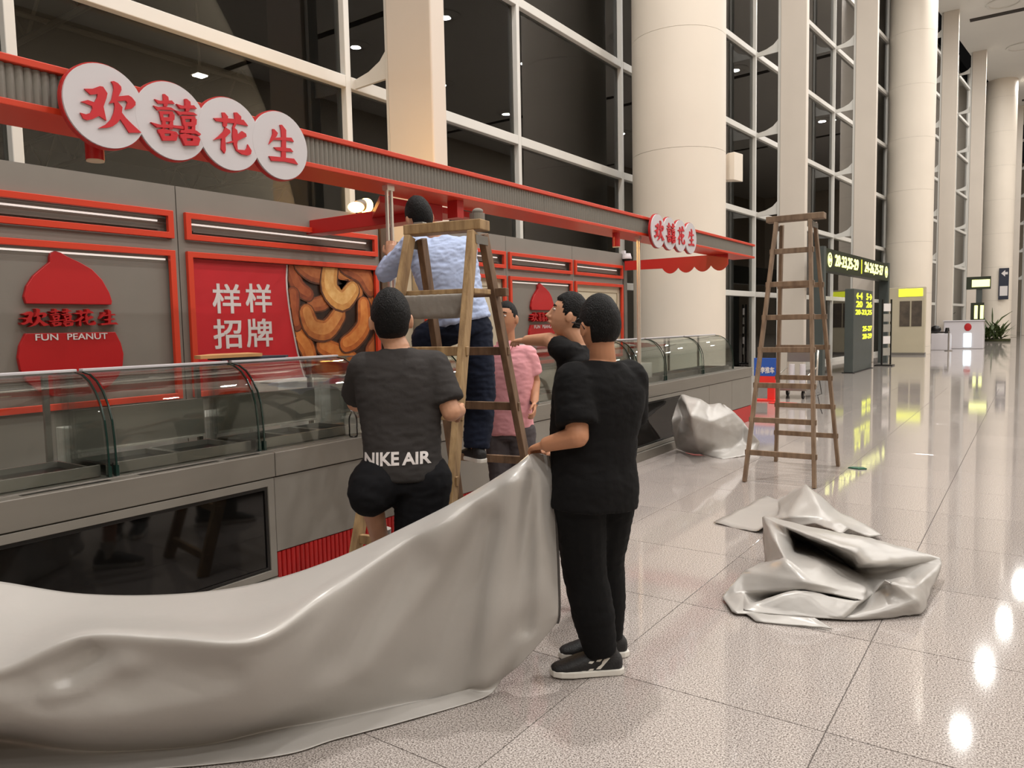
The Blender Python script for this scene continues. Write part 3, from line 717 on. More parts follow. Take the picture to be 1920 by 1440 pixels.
case(1.90, 2.785, 'curved glass display case with two black trays, second from the left', 2)
case(2.79, 3.68, 'curved glass display case behind the plastic bottle', 3)
case(3.90, 4.80, 'curved glass display case behind the stepladder', 2)
case(4.85, 5.75, 'curved glass display case behind the pink-shirted man', 2)
case(5.8, 6.7, 'curved glass display case between the pink shirt and the black T-shirts', 2)
case(7.0, 7.88, 'curved glass display case behind the head of the man in black', 2, False)
case(8.0, 8.80, 'curved glass display case just right of the chrome post', 2, False)
case(8.82, 10.1, 'long curved glass display case near the counter end', 2, False)
case(10.12, 11.4, 'last curved glass display case at the counter end', 2, False)
# loose things on and behind the counter
o = MB(); 
P_ = [Vector((-4.10, 2.60, 1.407)), Vector((-4.09, 3.03, 1.407)), Vector((-4.34, 3.10, 1.407)), Vector((-4.38, 2.85, 1.407)), Vector((-4.20, 2.62, 1.407))]
tag(MB().prism([p + Vector((0, 0, .016)) for p in P_], (0, 0, .02)).build('cardboard_sheet', mat('cardboard', rgb(196, 148, 96), .8, var=.08, vscale=5), None), 'tan cardboard sheet lying on the glass case top', 'cardboard')
tag(MB().prism([(-4.11, 2.75, 1.406), (-4.10, 3.22, 1.406), (-4.16, 3.29, 1.406), (-4.33, 3.2, 1.406), (-4.34, 2.8, 1.406)], (0, 0, .014)).build('folder', mat('navy_card', rgb(40, 46, 58), .6, var=.1, vscale=5), None), 'dark blue folder under the cardboard sheet', 'folder')
tag(boxo('white_carton', mat('white_card', rgb(212, 208, 200), .6, var=.03, vscale=3), None, -5.1, -4.7, 2.20, 2.75, 0.0, 1.00, .004), 'white box standing behind the counter by the peanut logo', 'box')
tag(boxo('white_carton', MATS['white_card'], None, -4.95, -4.62, 3.55, 4.05, 0.0, 1.20, .004), 'white box behind the counter below the poster', 'box')
tag(boxo('white_carton', MATS['white_card'], None, -4.28, -3.93, 8.10, 8.68, CT + .052, 1.10, .004), 'white box inside the glass case right of the chrome post', 'box')
# plastic bottle
bp_ = Vector((-3.745, 3.47, CT + .001))
t = thing('plastic_bottle', 'small clear plastic water bottle on the counter lip', 'bottle', bp_)
pr = [(0.0, .001), (.026, .001), (.030, .01), (.030, .05), (.027, .06), (.030, .07), (.030, .12), (.028, .135), (.018, .155), (.012, .165), (.012, .175)]
bm_ = MB().tube([bp_ + Z1 * z for r, z in pr[1:]], [r for r, z in pr[1:]], 18); bm_.build('bottle_body', glass('bottle_plastic', (.96, .97, .98), 1.4, .08, 1.0), t, smooth=True)
MB().tube([bp_ + Z1 * .176, bp_ + Z1 * .196], .0145, 16).build('cap', M_WHITE, t, smooth='auto')
# dome camera at the end of the wall
dc = Vector((WX + .06, 10.96, 2.62))
t = thing('dome_camera', 'white dome security camera at the end of the back wall', 'camera', dc)
MB().tube([dc + Vector((0, 0, .03)), dc + Vector((0, 0, .09))], [.075, .06], 20).build('mount', M_WHITE, t, smooth='auto')
MB().ell(dc, (.07, .07, .065), 18, 12).build('dome', M_BLACK, t, smooth=True)
MB().tube([dc + Vector((0, 0, .005)), dc + Vector((0, 0, .035))], .078, 20).build('collar', M_WHITE, t, smooth='auto')
boxo('bracket', M_WHITE, t, WX - .02, WX + .03, 10.93, 10.99, 2.66, 2.76)
# warm spotlight shining on the pillar
lp = Vector((-5.50, 5.35, 2.80))
t = thing('spotlight', 'warm glowing spotlight on top of the back wall', 'lamp', lp)
MB().tube([lp + Vector((.0, -.11, 0)), lp + Vector((0, -.02, 0.01))], [.045, .06], 20).build('housing', M_KGREYD, t, smooth='auto')
M_WARM = mat('warm_lamp', (1, .7, .3, 1), .4, emit=(1, .50, .12, 1), estr=18, var=.01)
MB().ell(lp + Vector((.0, .02, .01)), (.085, .06, .075), 16, 10).build('bulb', M_WARM, t, smooth=True)  # bulbs oversized so their shape stands in for the lamp's glare
MB().ell(lp + Vector((.05, -.16, -.03)), (.08, .08, .05), 16, 10).build('bulb', M_WARM, t, smooth=True)
boxo('stand', M_KGREYD, t, lp.x - .015, lp.x + .015, lp.y - .08, lp.y - .05, WT, lp.z - .03)
_pl = bpy.data.lights.new('spotlight_glow', 'POINT'); _pl.energy = 110; _pl.color = (1, .58, .20); _pl.shadow_soft_size = .06
_po = bpy.data.objects.new('spotlight_glow', _pl); _po.location = lp + Vector((0.0, .14, .08)); COL.objects.link(_po)
# ================================================================== people
SKIN = mat('skin', rgb(198, 148, 118), 0.5, var=0.06, vscale=14, spec=0.4)
SKIN2 = mat('skin_tan', rgb(184, 130, 98), 0.5, var=0.06, vscale=14, spec=0.4)
HAIR = mat('black_hair', rgb(11, 9, 9), 0.6, spec=.25, var=0.4, vscale=60, bump=0.9, bscale=220, stretch=(1, 1, .4))
def cloth(name, c, rough=0.85, bump=0.25): return mat(name, c, rough, var=0.08, vscale=7, spec=0.2, bump=bump, bscale=26)
C_BLACK = cloth('black_cotton', rgb(12, 11, 12)); C_CHAR = cloth('charcoal_cotton', rgb(54, 51, 50)); C_SHORT = cloth('black_shorts', rgb(17, 17, 20))
C_BLUE = cloth('light_blue_shirt', rgb(176, 190, 222)); C_NAVY = cloth('navy_trousers', rgb(26, 32, 48)); C_PINK = cloth('pink_shirt', rgb(216, 152, 158)); C_GREYP = cloth('grey_trousers', rgb(78, 72, 74))
C_BLACK2 = cloth('black_tshirt', rgb(15, 14, 15)); C_PANTS = cloth('black_pants', rgb(10, 10, 11))
EYEW = mat('eye_white', rgb(226, 220, 212), .3, var=.02); EYEB = mat('eye_dark', rgb(24, 18, 16), .2, var=.02); LIP = mat('lip', rgb(158, 92, 82), .5, var=.05)
SHOE = mat('black_shoe', rgb(22, 21, 22), .6, var=.15, vscale=20, bump=.3, bscale=150); SOLE = mat('white_sole', rgb(216, 212, 204), .6, var=.05, vscale=8)

def remesh(name, mb, vox, smooth, m, parent, wr=0.0, wdir=(0, 0, 1), wscale=9.0, seed=0, post=None):
    me = bpy.data.meshes.new(name); me.from_pydata([tuple(p) for p in mb.v], [], mb.f)
    bm = bmesh.new(); bm.from_mesh(me); bmesh.ops.recalc_face_normals(bm, faces=bm.faces); bm.to_mesh(me); bm.free()
    o = bpy.data.objects.new('tmp', me); COL.objects.link(o)
    r = o.modifiers.new('r', 'REMESH'); r.mode = 'VOXEL'; r.voxel_size = vox
    s = o.modifiers.new('s', 'SMOOTH'); s.factor = 0.5; s.iterations = smooth
    dg = bpy.context.evaluated_depsgraph_get()
    ne = bpy.data.meshes.new_from_object(o.evaluated_get(dg))
    bpy.data.objects.remove(o); bpy.data.meshes.remove(me)
    ne.name = name
    if wr:
        n = len(ne.vertices); co = np.empty(n * 3); no = np.empty(n * 3)
        ne.vertices.foreach_get('co', co); ne.vertices.foreach_get('normal', no); co = co.reshape(-1, 3); no = no.reshape(-1, 3)
        d = Vector(wdir).normalized(); out = co.copy()
        for i in range(n):
            p = Vector(co[i]); q = p + d * (p.dot(d) * 1.6)       # squeeze along d: creases run across d
            h = noise.noise(q * wscale + Vector((seed * 7.3, 0, 0))) * 0.65 + noise.noise(q * wscale * 2.3 + Vector((0, seed * 3.1, 0))) * 0.35
            h = (0.5 - abs(h)) * 1.2
            out[i] = co[i] + no[i] * (wr * h)
        ne.vertices.foreach_set('co', out.reshape(-1)); ne.update()
    if post: post(ne)
    ne.materials.clear(); ne.materials.append(m)
    ne.polygons.foreach_set('use_smooth', [True] * len(ne.polygons)); ne.update()
    return link(name, ne, parent)

def basis(f, up=Z1):
    f = Vector(f).normalized(); r = f.cross(up).normalized(); u = r.cross(f).normalized(); return r, f, u   # right, forward, up
def head_mesh(mb, c, f, up, s=1.0):
    r, f, u = basis(f, up); c = Vector(c); base = MB().ell((0, 0, 0), (1, 1, 1), 28, 20)
    vs = []
    for x, y, z in base.v:
        a, b, h = .076 * x, .096 * y, .118 * z
        if z < 0: a *= 1 - .26 * (-z) ** 1.4
        if z < -.15 and y < 0: b *= 1 - .55 * (-z - .15)
        if y > 0: b *= 1 - .10 * max(0, -z) ; 
        if y > .35 and -.25 < z < .2: b -= .006 * (1 - abs(z) * 2) * (1 if abs(x) > .18 else .2)     # eye hollows
        if y > .2 and z < -.55: b += .010 * (1 - abs(x))                                          # chin
        vs.append(c + (r * a + f * b + u * h) * s)
    mb.add(vs, base.f)
    P = lambda a, b, h: c + (r * a + f * b + u * h) * s
    mb.tube([P(0, .088, .018), P(0, .098, -.008), P(0, .111, -.030), P(0, .094, -.040)], [.009 * s, .010 * s, .0135 * s, .010 * s], 8)      # nose
    for k in (-1, 1): mb.ell(P(k * .0115, .096, -.034), (.007 * s, .007 * s, .006 * s), 8, 6)
    mb.loft([(P(0, .088, -.060), r * .022 * s, u * .006 * s), (P(0, .099, -.062), r * .016 * s, u * .007 * s)], 10)
    for k in (-1, 1):                                                                            # ears
        rot = Matrix((r, f, u)).transposed()
        mb.ell(P(k * .080, -.008, -.008), (.010 * s, .018 * s, .031 * s), 10, 8, rot)
    return P
def hair_cap(parent, P, c, f, up, s, seed, low=-.78, front=.46, puff=1.0, label=None):
    r, f, u = basis(f, up); base = MB().ell((0, 0, 0), (1, 1, 1), 44, 30); b = MB(); vs = []
    for x, y, z in base.v:
        # hairline: forehead high, sides in front of the ears, nape low
        ang = math.atan2(x, y); fr = math.cos(ang)
        bk = max(0, min(1, (-fr + .1) / .7)); line = low + (front - low) * max(0, min(1, (fr + .25) / .85))
        if abs(fr) < .45 and z < .05: line = max(line, -.12)
        k = max(0, min(1, (z - line) / (.14 + .40 * bk))); k = k * k * (3 - 2 * k)
        n_ = noise.noise(Vector((x, y, z)) * 5 + Vector((seed, 0, 0))) * .5 + noise.noise(Vector((x, y, z)) * 14 + Vector((seed, 0, 0))) * .5
        a, bb, h = .076 * x, .096 * y, .118 * z
        if z < 0: a *= 1 - .26 * (-z) ** 1.4
        if z < -.15 and y < 0: bb *= 1 - .55 * (-z - .15)
        g = .92 + k * (.155 * puff + .035 * n_ + .06 * max(0, z) * puff)
        vs.append(Vector(c) + (r * a + f * bb + u * h) * (s * g))
    b.add(vs, base.f)
    o = b.build('hair', HAIR, parent, smooth=True)
    return o
def face_bits(parent, P, f, up, s, browm=HAIR):
    r, f, u = basis(f, up); rot = Matrix((r, f, u)).transposed()
    for k in (-1, 1):
        e = MB().ell(P(k * .031, .079, .012), (.0135 * s, .010 * s, .0065 * s), 12, 8, rot).build('eye', EYEW, parent, smooth=True)
        MB().ell(P(k * .031 + .002, .0865, .012), (.0062 * s, .004 * s, .0058 * s), 10, 8, rot).build('iris', EYEB, e, smooth=True)
        MB().tube([P(k * .014, .091, .030), P(k * .031, .088, .036), P(k * .048, .076, .031)], [.0035 * s, .004 * s, .0025 * s], 6).build('eyebrow', browm, parent, smooth=True)
    MB().loft([(P(0, .093, -.061), r * .022 * s, u * .0055 * s), (P(0, .1015, -.062), r * .017 * s, u * .0045 * s)], 12).build('mouth', LIP, parent, smooth=True)
def hand(mb, w, d, nrm, curl=0.5, s=1.0, thumb=1, spread=0.06):
    """palm and five fingers from wrist w along d; nrm: the side the fingers close to; thumb: +1/-1 along d x nrm"""
    d = Vector(d).normalized(); nrm = Vector(nrm); nrm = (nrm - d * nrm.dot(d)).normalized(); sd = d.cross(nrm) * thumb
    w = Vector(w)
    mb.loft([(w - d * .01, sd * .026 * s, nrm * .018 * s), (w + d * .025 * s, sd * .036 * s, nrm * .017 * s), (w + d * .065 * s, sd * .042 * s, nrm * .015 * s), (w + d * .092 * s, sd * .041 * s, nrm * .012 * s)], 16, pw=2.6)
    for i, (o, L) in enumerate(((.031, .068), (.0105, .078), (-.0105, .072), (-.031, .056))):
        p = w + d * .086 * s + sd * o * s; a = curl * .5; pts = [w + d * .055 * s + sd * o * .9 * s, p]; dirv = d + sd * (o * spread * 20)
        dirv.normalize()
        for k, q in enumerate((.45, .31, .24)):
            dd = dirv * math.cos(a) + nrm * math.sin(a); p = p + dd * L * s * q; pts.append(p); a += curl * (1.0 if k == 0 else .8)
        mb.tube(pts, [.0095 * s, .0092 * s, .0086 * s, .008 * s, .0062 * s], 8)
    b = w + d * .022 * s + sd * .024 * s
    t1 = b + (d * .6 + sd * .75 + nrm * .25).normalized() * .042 * s
    t2 = t1 + (d * .95 + sd * .1 + nrm * .5 * curl).normalized() * .034 * s
    t3 = t2 + (d * .9 - sd * .25 * curl + nrm * .6 * curl).normalized() * .026 * s
    mb.tube([b - sd * .012 * s, b, t1, t2, t3], [.013 * s, .014 * s, .0115 * s, .0098 * s, .007 * s], 8)
def chain(mb, pts, rad, n=14):
    for i in range(len(pts) - 1): mb.capsule(pts[i], rad[i], pts[i + 1], rad[i + 1], n)
def foot(mb, ankle, d, L=.25, flat=True, s=1.0):
    """bare/sock foot inside the shoe"""
    d = Vector(d).normalized(); a = Vector(ankle); u = Z1 if flat else (Z1 - d * d.z).normalized(); r = d.cross(u)
    mb.loft([(a - d * .05 - u * .06, r * .028, u * .025), (a + d * .02 - u * .05, r * .034, u * .04), (a + d * .11 - u * .068, r * .042, u * .022), (a + d * .17 - u * .075, r * .035, u * .012)], 12)
def shoe(parent, ankle, d, s=1.0, m=None, stripes=None, sole=True, low=.085):
    d = Vector(d); d.normalize(); a = Vector(ankle); r = d.cross(Z1).normalized(); u = r.cross(d); g = a - u * low
    S = lambda f, h: g + d * f * s + u * h * s
    b = MB()
    b.loft([(S(-.085, .045), r * .020 * s, u * .025 * s), (S(-.07, .05), r * .036 * s, u * .04 * s), (S(-.02, .056), r * .042 * s, u * .05 * s), (S(.04, .055), r * .043 * s, u * .046 * s), (S(.10, .045), r * .046 * s, u * .036 * s),
            (S(.15, .036), r * .046 * s, u * .026 * s), (S(.19, .030), r * .036 * s, u * .018 * s), (S(.205, .028), r * .02 * s, u * .01 * s)], 20)
    b.tube([S(-.03, .06), S(-.02, .115)], [.043 * s, .040 * s], 16)
    up = remesh('shoe', b, .006, 4, m or SHOE, parent)
    sb = MB()
    pts = [(-.092, .022), (-.07, .037), (0, .040), (.06, .043), (.12, .049), (.17, .044), (.20, .028), (.212, 0)]
    out = [g + d * f * s + r * w * s for f, w in pts] + [g + d * f * s - r * w * s for f, w in pts[-2::-1]]
    sb.prism([p + u * .003 for p in out], u * .026 * s)
    if sole: sb.build('sole', SOLE, up, bevel=.005)
    if stripes:
        bv = BVHTree.FromPolygons([v.co for v in up.data.vertices], [p.vertices for p in up.data.polygons])
        for k in range(3):
            q = []
            for (ff, hh) in ((.012 + k * .032, .036), (.030 + k * .032, .036), (-.008 + k * .032, .082), (-.026 + k * .032, .082)):
                o = S(ff, hh - .006 * k) + r * stripes * .2; hit = bv.ray_cast(o, -r * stripes)
                q.append((hit[0] if hit[0] is not None else S(ff, hh) + r * stripes * .042 * s) + r * stripes * .0015)
            MB().prism([q[0], q[1], q[2], q[3]], r * stripes * .002).build('stripe', SOLE, up)
    return up
def torso(mb, P, N, rp, rn, k=1.0, hem=-.10, W=None, bel=0.0):
    """clothed trunk from below the hips (hem) to the neck base; rp/rn the person's right at hip and shoulder"""
    P, N = Vector(P), Vector(N); ax = (N - P).normalized(); L = (N - P).length
    W = W or [(hem, .188, .135), (0, .186, .135), (.18, .178, .128), (.40, .186, .128), (.62, .204, .130), (.78, .208, .120), (.88, .190, .100), (.95, .128, .080), (1.0, .075, .068)]
    secs = []
    for t, w, d in W:
        t2 = max(0, min(1, t)); r = (Vector(rp).lerp(Vector(rn), t2)); r = (r - ax * r.dot(ax)).normalized(); f = ax.cross(r)
        c = P + ax * (t * L) + f * (.012 * math.sin(math.pi * t2))
        secs.append((c + f * bel * math.sin(math.pi * min(1, t2 * 1.6)), r * w * k, f * (d + bel * .6 * math.sin(math.pi * min(1, t2 * 1.6))) * k))
    mb.loft(secs, 32, pw=2.3)

def person(label, root, P, N, H, fp, fn, fh, uph, arms, legs, m_top, m_bot, skin, sleeve=.62, hem=-.22, hs=1.0, seed=1, shorts=None, wr=.007,
           legr=(.105, .085, .075), shirt_k=1.0, low=-.78, feet=None, armr=(.047, .040, .029), puff=1.0, bel=0.0, slr=(.078, .072), wsc=9):
    t = thing('person', label, 'person', root)
    rp = basis(fp)[0]; rn = basis(fn)[0]; P, N, H = Vector(P), Vector(N), Vector(H); ax = (N - P).normalized()
    sk = MB()
    # trunk, neck and head under the clothes: one continuous figure
    torso(sk, P, N, rp, rn, .86, 0)
    Pf = head_mesh(sk, H, fh, uph, hs)
    hr, hf, hu = basis(fh, uph)
    sk.tube([N - ax * .05, N + ax * .01, H - hu * .065 * hs - hf * .020, H - hu * .02 - hf * .02], [.064, .058, .054, .05], 16)
    sh = MB(); torso(sh, P, N, rp, rn, shirt_k, hem, bel=bel)
    for a in arms:
        S, E, Wr = Vector(a['S']), Vector(a['E']), Vector(a['W'])
        chain(sk, [S, E, Wr], list(armr))
        hand(sk, Wr, a.get('d') or (Wr - E), a['n'], a.get('curl', .5), a.get('hs', .95), a.get('thumb', 1))
        inw = (N - S) * .35
        if sleeve <= 1:
            end = S.lerp(E, sleeve); sh.capsule(S + inw - ax * .035, .085, S, slr[0], 16); sh.tube([S, S.lerp(end, .5), end], [slr[0], (slr[0] + slr[1]) / 2, slr[1]], 18)
        else:
            end = E.lerp(Wr, .82); sh.capsule(S + inw - ax * .035, .085, S, slr[0], 16); chain(sh, [S, E], [slr[0], .062]); sh.tube([E, E.lerp(end, .5), end], [.062, .054, .046], 16)
    tr = MB()
    tw = [(-.16, .165, .125), (-.06, .178, .13), (.06, .175, .125), (.14, .165, .118)]
    torso(tr, P, N, rp, rp, min(1.0, shirt_k * .94), W=tw)
    for i, l in enumerate(legs):
        Hh, K, A = Vector(l['H']), Vector(l['K']), Vector(l['A'])
        chain(sk, [Hh, K, A], [.082, .056, .038]); foot(sk, A, l['f'])
        if shorts:
            e = K.lerp(A, .04) if shorts >= 1 else Hh.lerp(K, shorts)
            tr.capsule(Hh, legr[0] + .005, Hh.lerp(K, .5), legr[0], 16); tr.tube([Hh, Hh.lerp(K, .5), e], [legr[0], legr[0], legr[1]], 18)
            if shorts >= 1: tr.capsule(Hh.lerp(K, .8), legr[1], e, legr[1] - .006, 16)
        else:
            chain(tr, [Hh, K], [legr[0], legr[1]]); tr.tube([K, K.lerp(A, .55), K.lerp(A, .97)], [legr[1], legr[1] * .97, legr[2]], 18)
    body = remesh('body', sk, .0055, 3, skin, t)
    remesh('shirt', sh, .009, 5, m_top, t, wr, ax, wsc, seed)
    remesh('trousers', tr, .009, 5, m_bot, t, wr, Z1, wsc * .8, seed + 5)
    hair_cap(t, Pf, H, fh, uph, hs, seed, low, puff=puff)
    face_bits(t, Pf, fh, uph, hs)
    return t, Pf

# ---- the man in black holding the tarp (back to us, facing the kiosk)
f1 = Vector((-.93, .36, 0)).normalized(); r1 = basis(f1)[0]
D = 3.28
P1, N1 = at(1117, 905, D), at(1130, 678, D - .02); H1 = at(1124, 612, D - .03)
fh1 = (f1 * .55 - RGT * .12 + FWD * .62 + Z1 * .12).normalized()
g1 = onz(1128, 1262)
lf = Vector((g1.x, g1.y, .085)); tf = -RGT * .97 - FWD * .10
rf = lf + r1 * .14 + f1 * .12
m1, Pf1 = person('man in black T-shirt and trousers seen from behind, holding the tarp', (g1.x, g1.y, 0), P1, N1, H1, f1, f1, fh1, (Z1 - FWD * .05).normalized(),
    [dict(S=N1 - r1 * .160 - Z1 * .080, E=at(1083, 818, D - .18), W=at(1026, 833, D - .10), n=-Z1 + FWD * .3, curl=1.15, thumb=-1, d=at(1000, 838, D - .02) - at(1026, 833, D - .10)),
     dict(S=N1 + r1 * .150 - Z1 * .085, E=N1 + r1 * .22 - Z1 * .33 + f1 * .08, W=at(1045, 842, D + .22), n=-Z1, curl=1.1, thumb=1)],
    [dict(H=P1 - r1 * .095 - Z1 * .04, K=(P1 - r1 * .09 + lf) / 2 + f1 * .045, A=lf, f=tf), dict(H=P1 + r1 * .095 - Z1 * .04, K=(P1 + r1 * .10 + rf) / 2 + f1 * .05, A=rf, f=tf)],
    C_BLACK, C_PANTS, SKIN2, sleeve=.80, hem=-.20, hs=1.08, seed=3, wr=.007, legr=(.115, .098, .072), shirt_k=1.10, armr=(.055, .048, .033), bel=.02, slr=(.088, .088), puff=1.0)
shoe(m1, lf, tf, 1.12, stripes=-1); shoe(m1, rf, tf, 1.12)
# glasses
gr, gf, gu = basis(fh1, (Z1 - FWD * .05).normalized())
gm = mat('glasses_black', rgb(20, 18, 18), .3, var=.1)
gg = MB()
for k in (-1, 1):
    cpts = [Pf1(k * .033 + .025 * math.cos(a), .103, .010 + .019 * math.sin(a)) for a in np.linspace(0, 2 * math.pi, 17)]
    gg.tube(cpts, .0022, 6, False); gg.tube([Pf1(k * .058, .102, .014), Pf1(k * .081, .085, .014), Pf1(k * .085, -.01, .012), Pf1(k * .083, -.03, -.006)], .0026, 6)
gg.tube([Pf1(-.008, .103, .016), Pf1(.008, .103, .016)], .002, 6)
gg.build('glasses', gm, m1, smooth=True)

# ---- the man in the charcoal T-shirt and shorts, climbing onto the ladder
D = 3.45
f2 = (FWD - RGT * .12); f2.z = 0; f2.normalize(); r2 = basis(f2)[0]
P2, N2 = at(757, 885, D), at(745, 655, D); H2 = at(733, 600, D)
fh2 = (f2 - RGT * .10 + Z1 * .32).normalized()
fl = at(716, 1030, D + .12); fr = Vector((at(780, 1100, D).x, at(780, 1100, D).y, .085))
m2, Pf2 = person('man in charcoal T-shirt and black shorts stepping onto the ladder', (fr.x, fr.y, 0), P2, N2, H2, f2, f2, fh2, (Z1 - f2 * .25).normalized(),
    [dict(S=N2 - r2 * .150 - Z1 * .085, E=at(668, 755, D + .18), W=at(712, 700, D + .45), n=RGT, curl=1.0, thumb=1),
     dict(S=N2 + r2 * .165 - Z1 * .085, E=at(846, 772, D - .02), W=at(862, 770, D + .24), n=-RGT + Z1 * .1, curl=.9, thumb=-1)],
    [dict(H=P2 - r2 * .10 - Z1 * .03, K=at(693, 922, D - .10), A=fl, f=f2 + RGT * .2), dict(H=P2 + r2 * .095 - Z1 * .04, K=at(783, 1010, D + .03), A=fr, f=f2)],
    C_CHAR, C_SHORT, SKIN, sleeve=.80, hem=-.06, hs=1.15, seed=11, wr=.009, shorts=1.0, legr=(.122, .106, .10), shirt_k=.98, armr=(.052, .046, .031), slr=(.076, .078), puff=.95)
shoe(m2, fr, f2, 1.08); shoe(m2, fl, f2 + RGT * .2, 1.08)
for a_, lab in ((fl, 0), (fr, 1)):
    MB().tube([a_ - Z1 * .02, a_ + Z1 * .05, a_ + Z1 * .10], [.046, .045, .047], 16).build('sock', mat('white_sock', rgb(206, 202, 196), .9, var=.05, vscale=20), m2, smooth='auto')
# the white lettering across the hem, wrapped onto the cloth
sh2 = [c for c in m2.children if c.name.startswith('shirt')][0]; tr2 = [c for c in m2.children if c.name.startswith('trousers')][0]
def wrap_text(name, body, m, parent, target, c, u, v, w, h, dirv, bold=.03, wob=0.0):
    vs, fs = text_mesh(body, bold); a = np.array(vs); lo, hi = a.min(0), a.max(0); a = (a - (lo + hi) / 2) / (hi - lo)
    me = bpy.data.meshes.new(name); me.from_pydata([(p[0] * w, p[1] * h, 0) for p in a], [], fs)
    bm = bmesh.new(); bm.from_mesh(me); bmesh.ops.triangulate(bm, faces=bm.faces)
    for _ in range(2): bmesh.ops.subdivide_edges(bm, edges=[e for e in bm.edges if e.calc_length() > .012], cuts=1, use_grid_fill=True)
    bv = BVHTree.FromPolygons([q.co for q in target.data.vertices], [q.vertices for q in target.data.polygons])
    dirv = Vector(dirv).normalized()
    for q in bm.verts:
        wv = c + u * q.co.x + v * (q.co.y + wob * math.sin(q.co.x * 14)) ; hit = bv.ray_cast(wv - dirv * .4, dirv)
        q.co = (hit[0] if hit[0] is not None else wv) - dirv * .003
    bmesh.ops.solidify(bm, geom=list(bm.faces), thickness=.0012); bmesh.ops.recalc_face_normals(bm, faces=bm.faces)
    bm.to_mesh(me); bm.free(); me.materials.append(m); return link(name, me, parent)
wrap_text('lettering', 'NIKE', M_WHITEP, sh2, sh2, at(712, 862, D - .15), RGT, UPV, .165, .060, FWD, .03, .004)
wrap_text('lettering', 'AIR', M_WHITEP, sh2, sh2, at(779, 860, D - .15), RGT, UPV, .125, .055, FWD, .03, .004)

# ---- the man in the light blue shirt up on the ladder
D = 5.02
f3 = (FWD - RGT * .35); f3.z = 0; f3.normalize(); r3 = basis(f3)[0]
P3, N3 = at(866, 606, D + .02), at(822, 448, D); H3 = at(786, 408, D + .03)
a3 = at(893, 842, D + .02); a3b = at(812, 745, D + .05)
m3, Pf3 = person('man in light blue shirt and navy trousers up on the ladder', (a3.x, a3.y, a3.z - .09), P3, N3, H3, f3, f3, (f3 - RGT * .2 + Z1 * .1).normalized(), (Z1 - RGT * .25).normalized(),
    [dict(S=N3 - r3 * .175 - Z1 * .06, E=at(722, 512, D + .12), W=at(733, 482, D + .16), n=FWD, curl=.7, thumb=1, d=Z1 + FWD * .2),
     dict(S=N3 + r3 * .175 - Z1 * .07, E=at(870, 520, D + .25), W=at(800, 505, D + .5), n=FWD, curl=.6, thumb=-1)],
    [dict(H=P3 - r3 * .09 - Z1 * .03, K=at(800, 634, D - .02), A=a3b, f=f3), dict(H=P3 + r3 * .09 - Z1 * .04, K=at(902, 742, D + .06), A=a3, f=(f3 - RGT * .3))],
    C_BLUE, C_NAVY, SKIN, sleeve=1.5, hem=.0, hs=1.13, seed=21, wr=.016, legr=(.115, .096, .084), shirt_k=1.08, armr=(.054, .045, .031), slr=(.088, .084), puff=.9, wsc=11)
shoe(m3, a3, f3 - RGT * .3, 1.05, sole=True); shoe(m3, a3b, f3, 1.05)

# ---- the man in the pink shirt, facing us behind the ladder
D = 5.50
f4 = (-FWD - RGT * .35); f4.z = 0; f4.normalize(); r4 = basis(f4)[0]
P4, N4 = at(956, 800, D), at(952, 650, D); H4 = at(949, 598, D - .03)
fh4 = (-FWD - RGT * .55 + Z1 * .04).normalized()
ga = Vector((at(940, 1000, D).x, at(940, 1000, D).y, .085)); gb = Vector((at(985, 1000, D).x, at(985, 1000, D).y, .085))
m4, Pf4 = person('man in pink shirt and grey trousers facing us behind the ladder', ((ga.x + gb.x) / 2, (ga.y + gb.y) / 2, 0), P4, N4, H4, f4, f4, fh4, Z1,
    [dict(S=N4 - r4 * .150 - Z1 * .06, E=at(1003, 716, D + .0), W=at(1002, 757, D - .12), n=-RGT, curl=.7, thumb=-1),
     dict(S=N4 + r4 * .150 - Z1 * .06, E=at(908, 725, D + .1), W=at(905, 785, D + .05), n=RGT, curl=.6, thumb=1)],
    [dict(H=P4 + r4 * .09 - Z1 * .04, K=at(942, 905, D - .03), A=ga, f=f4), dict(H=P4 - r4 * .09 - Z1 * .04, K=at(982, 905, D - .03), A=gb, f=f4)],
    C_PINK, C_GREYP, SKIN2, sleeve=.72, hem=-.10, hs=1.08, seed=31, wr=.010, legr=(.105, .088, .075), shirt_k=.94, slr=(.070, .074), puff=.62, wsc=10)
shoe(m4, ga, f4, 1.05); shoe(m4, gb, f4, 1.05)
ang = np.linspace(0, 2 * math.pi, 21)
for sd in (0, 1):          # the two wings of the open collar
    w_ = [N4 + r4 * ((1 if sd else -1) * a) + f4 * b + Z1 * c for a, b, c in ((.012, .085, -.035), (.055, .095, -.02), (.075, .03, .035), (.06, -.03, .05), (.03, .055, .045))]
    MB().prism(w_, f4 * .008).build('collar', C_PINK, m4)
MB().loft([(at(1002, 752, D - .10), RGT * .034, FWD * .036), (at(1002, 758, D - .12), RGT * .034, FWD * .036)], 16).build('wristband', EYEB, m4)
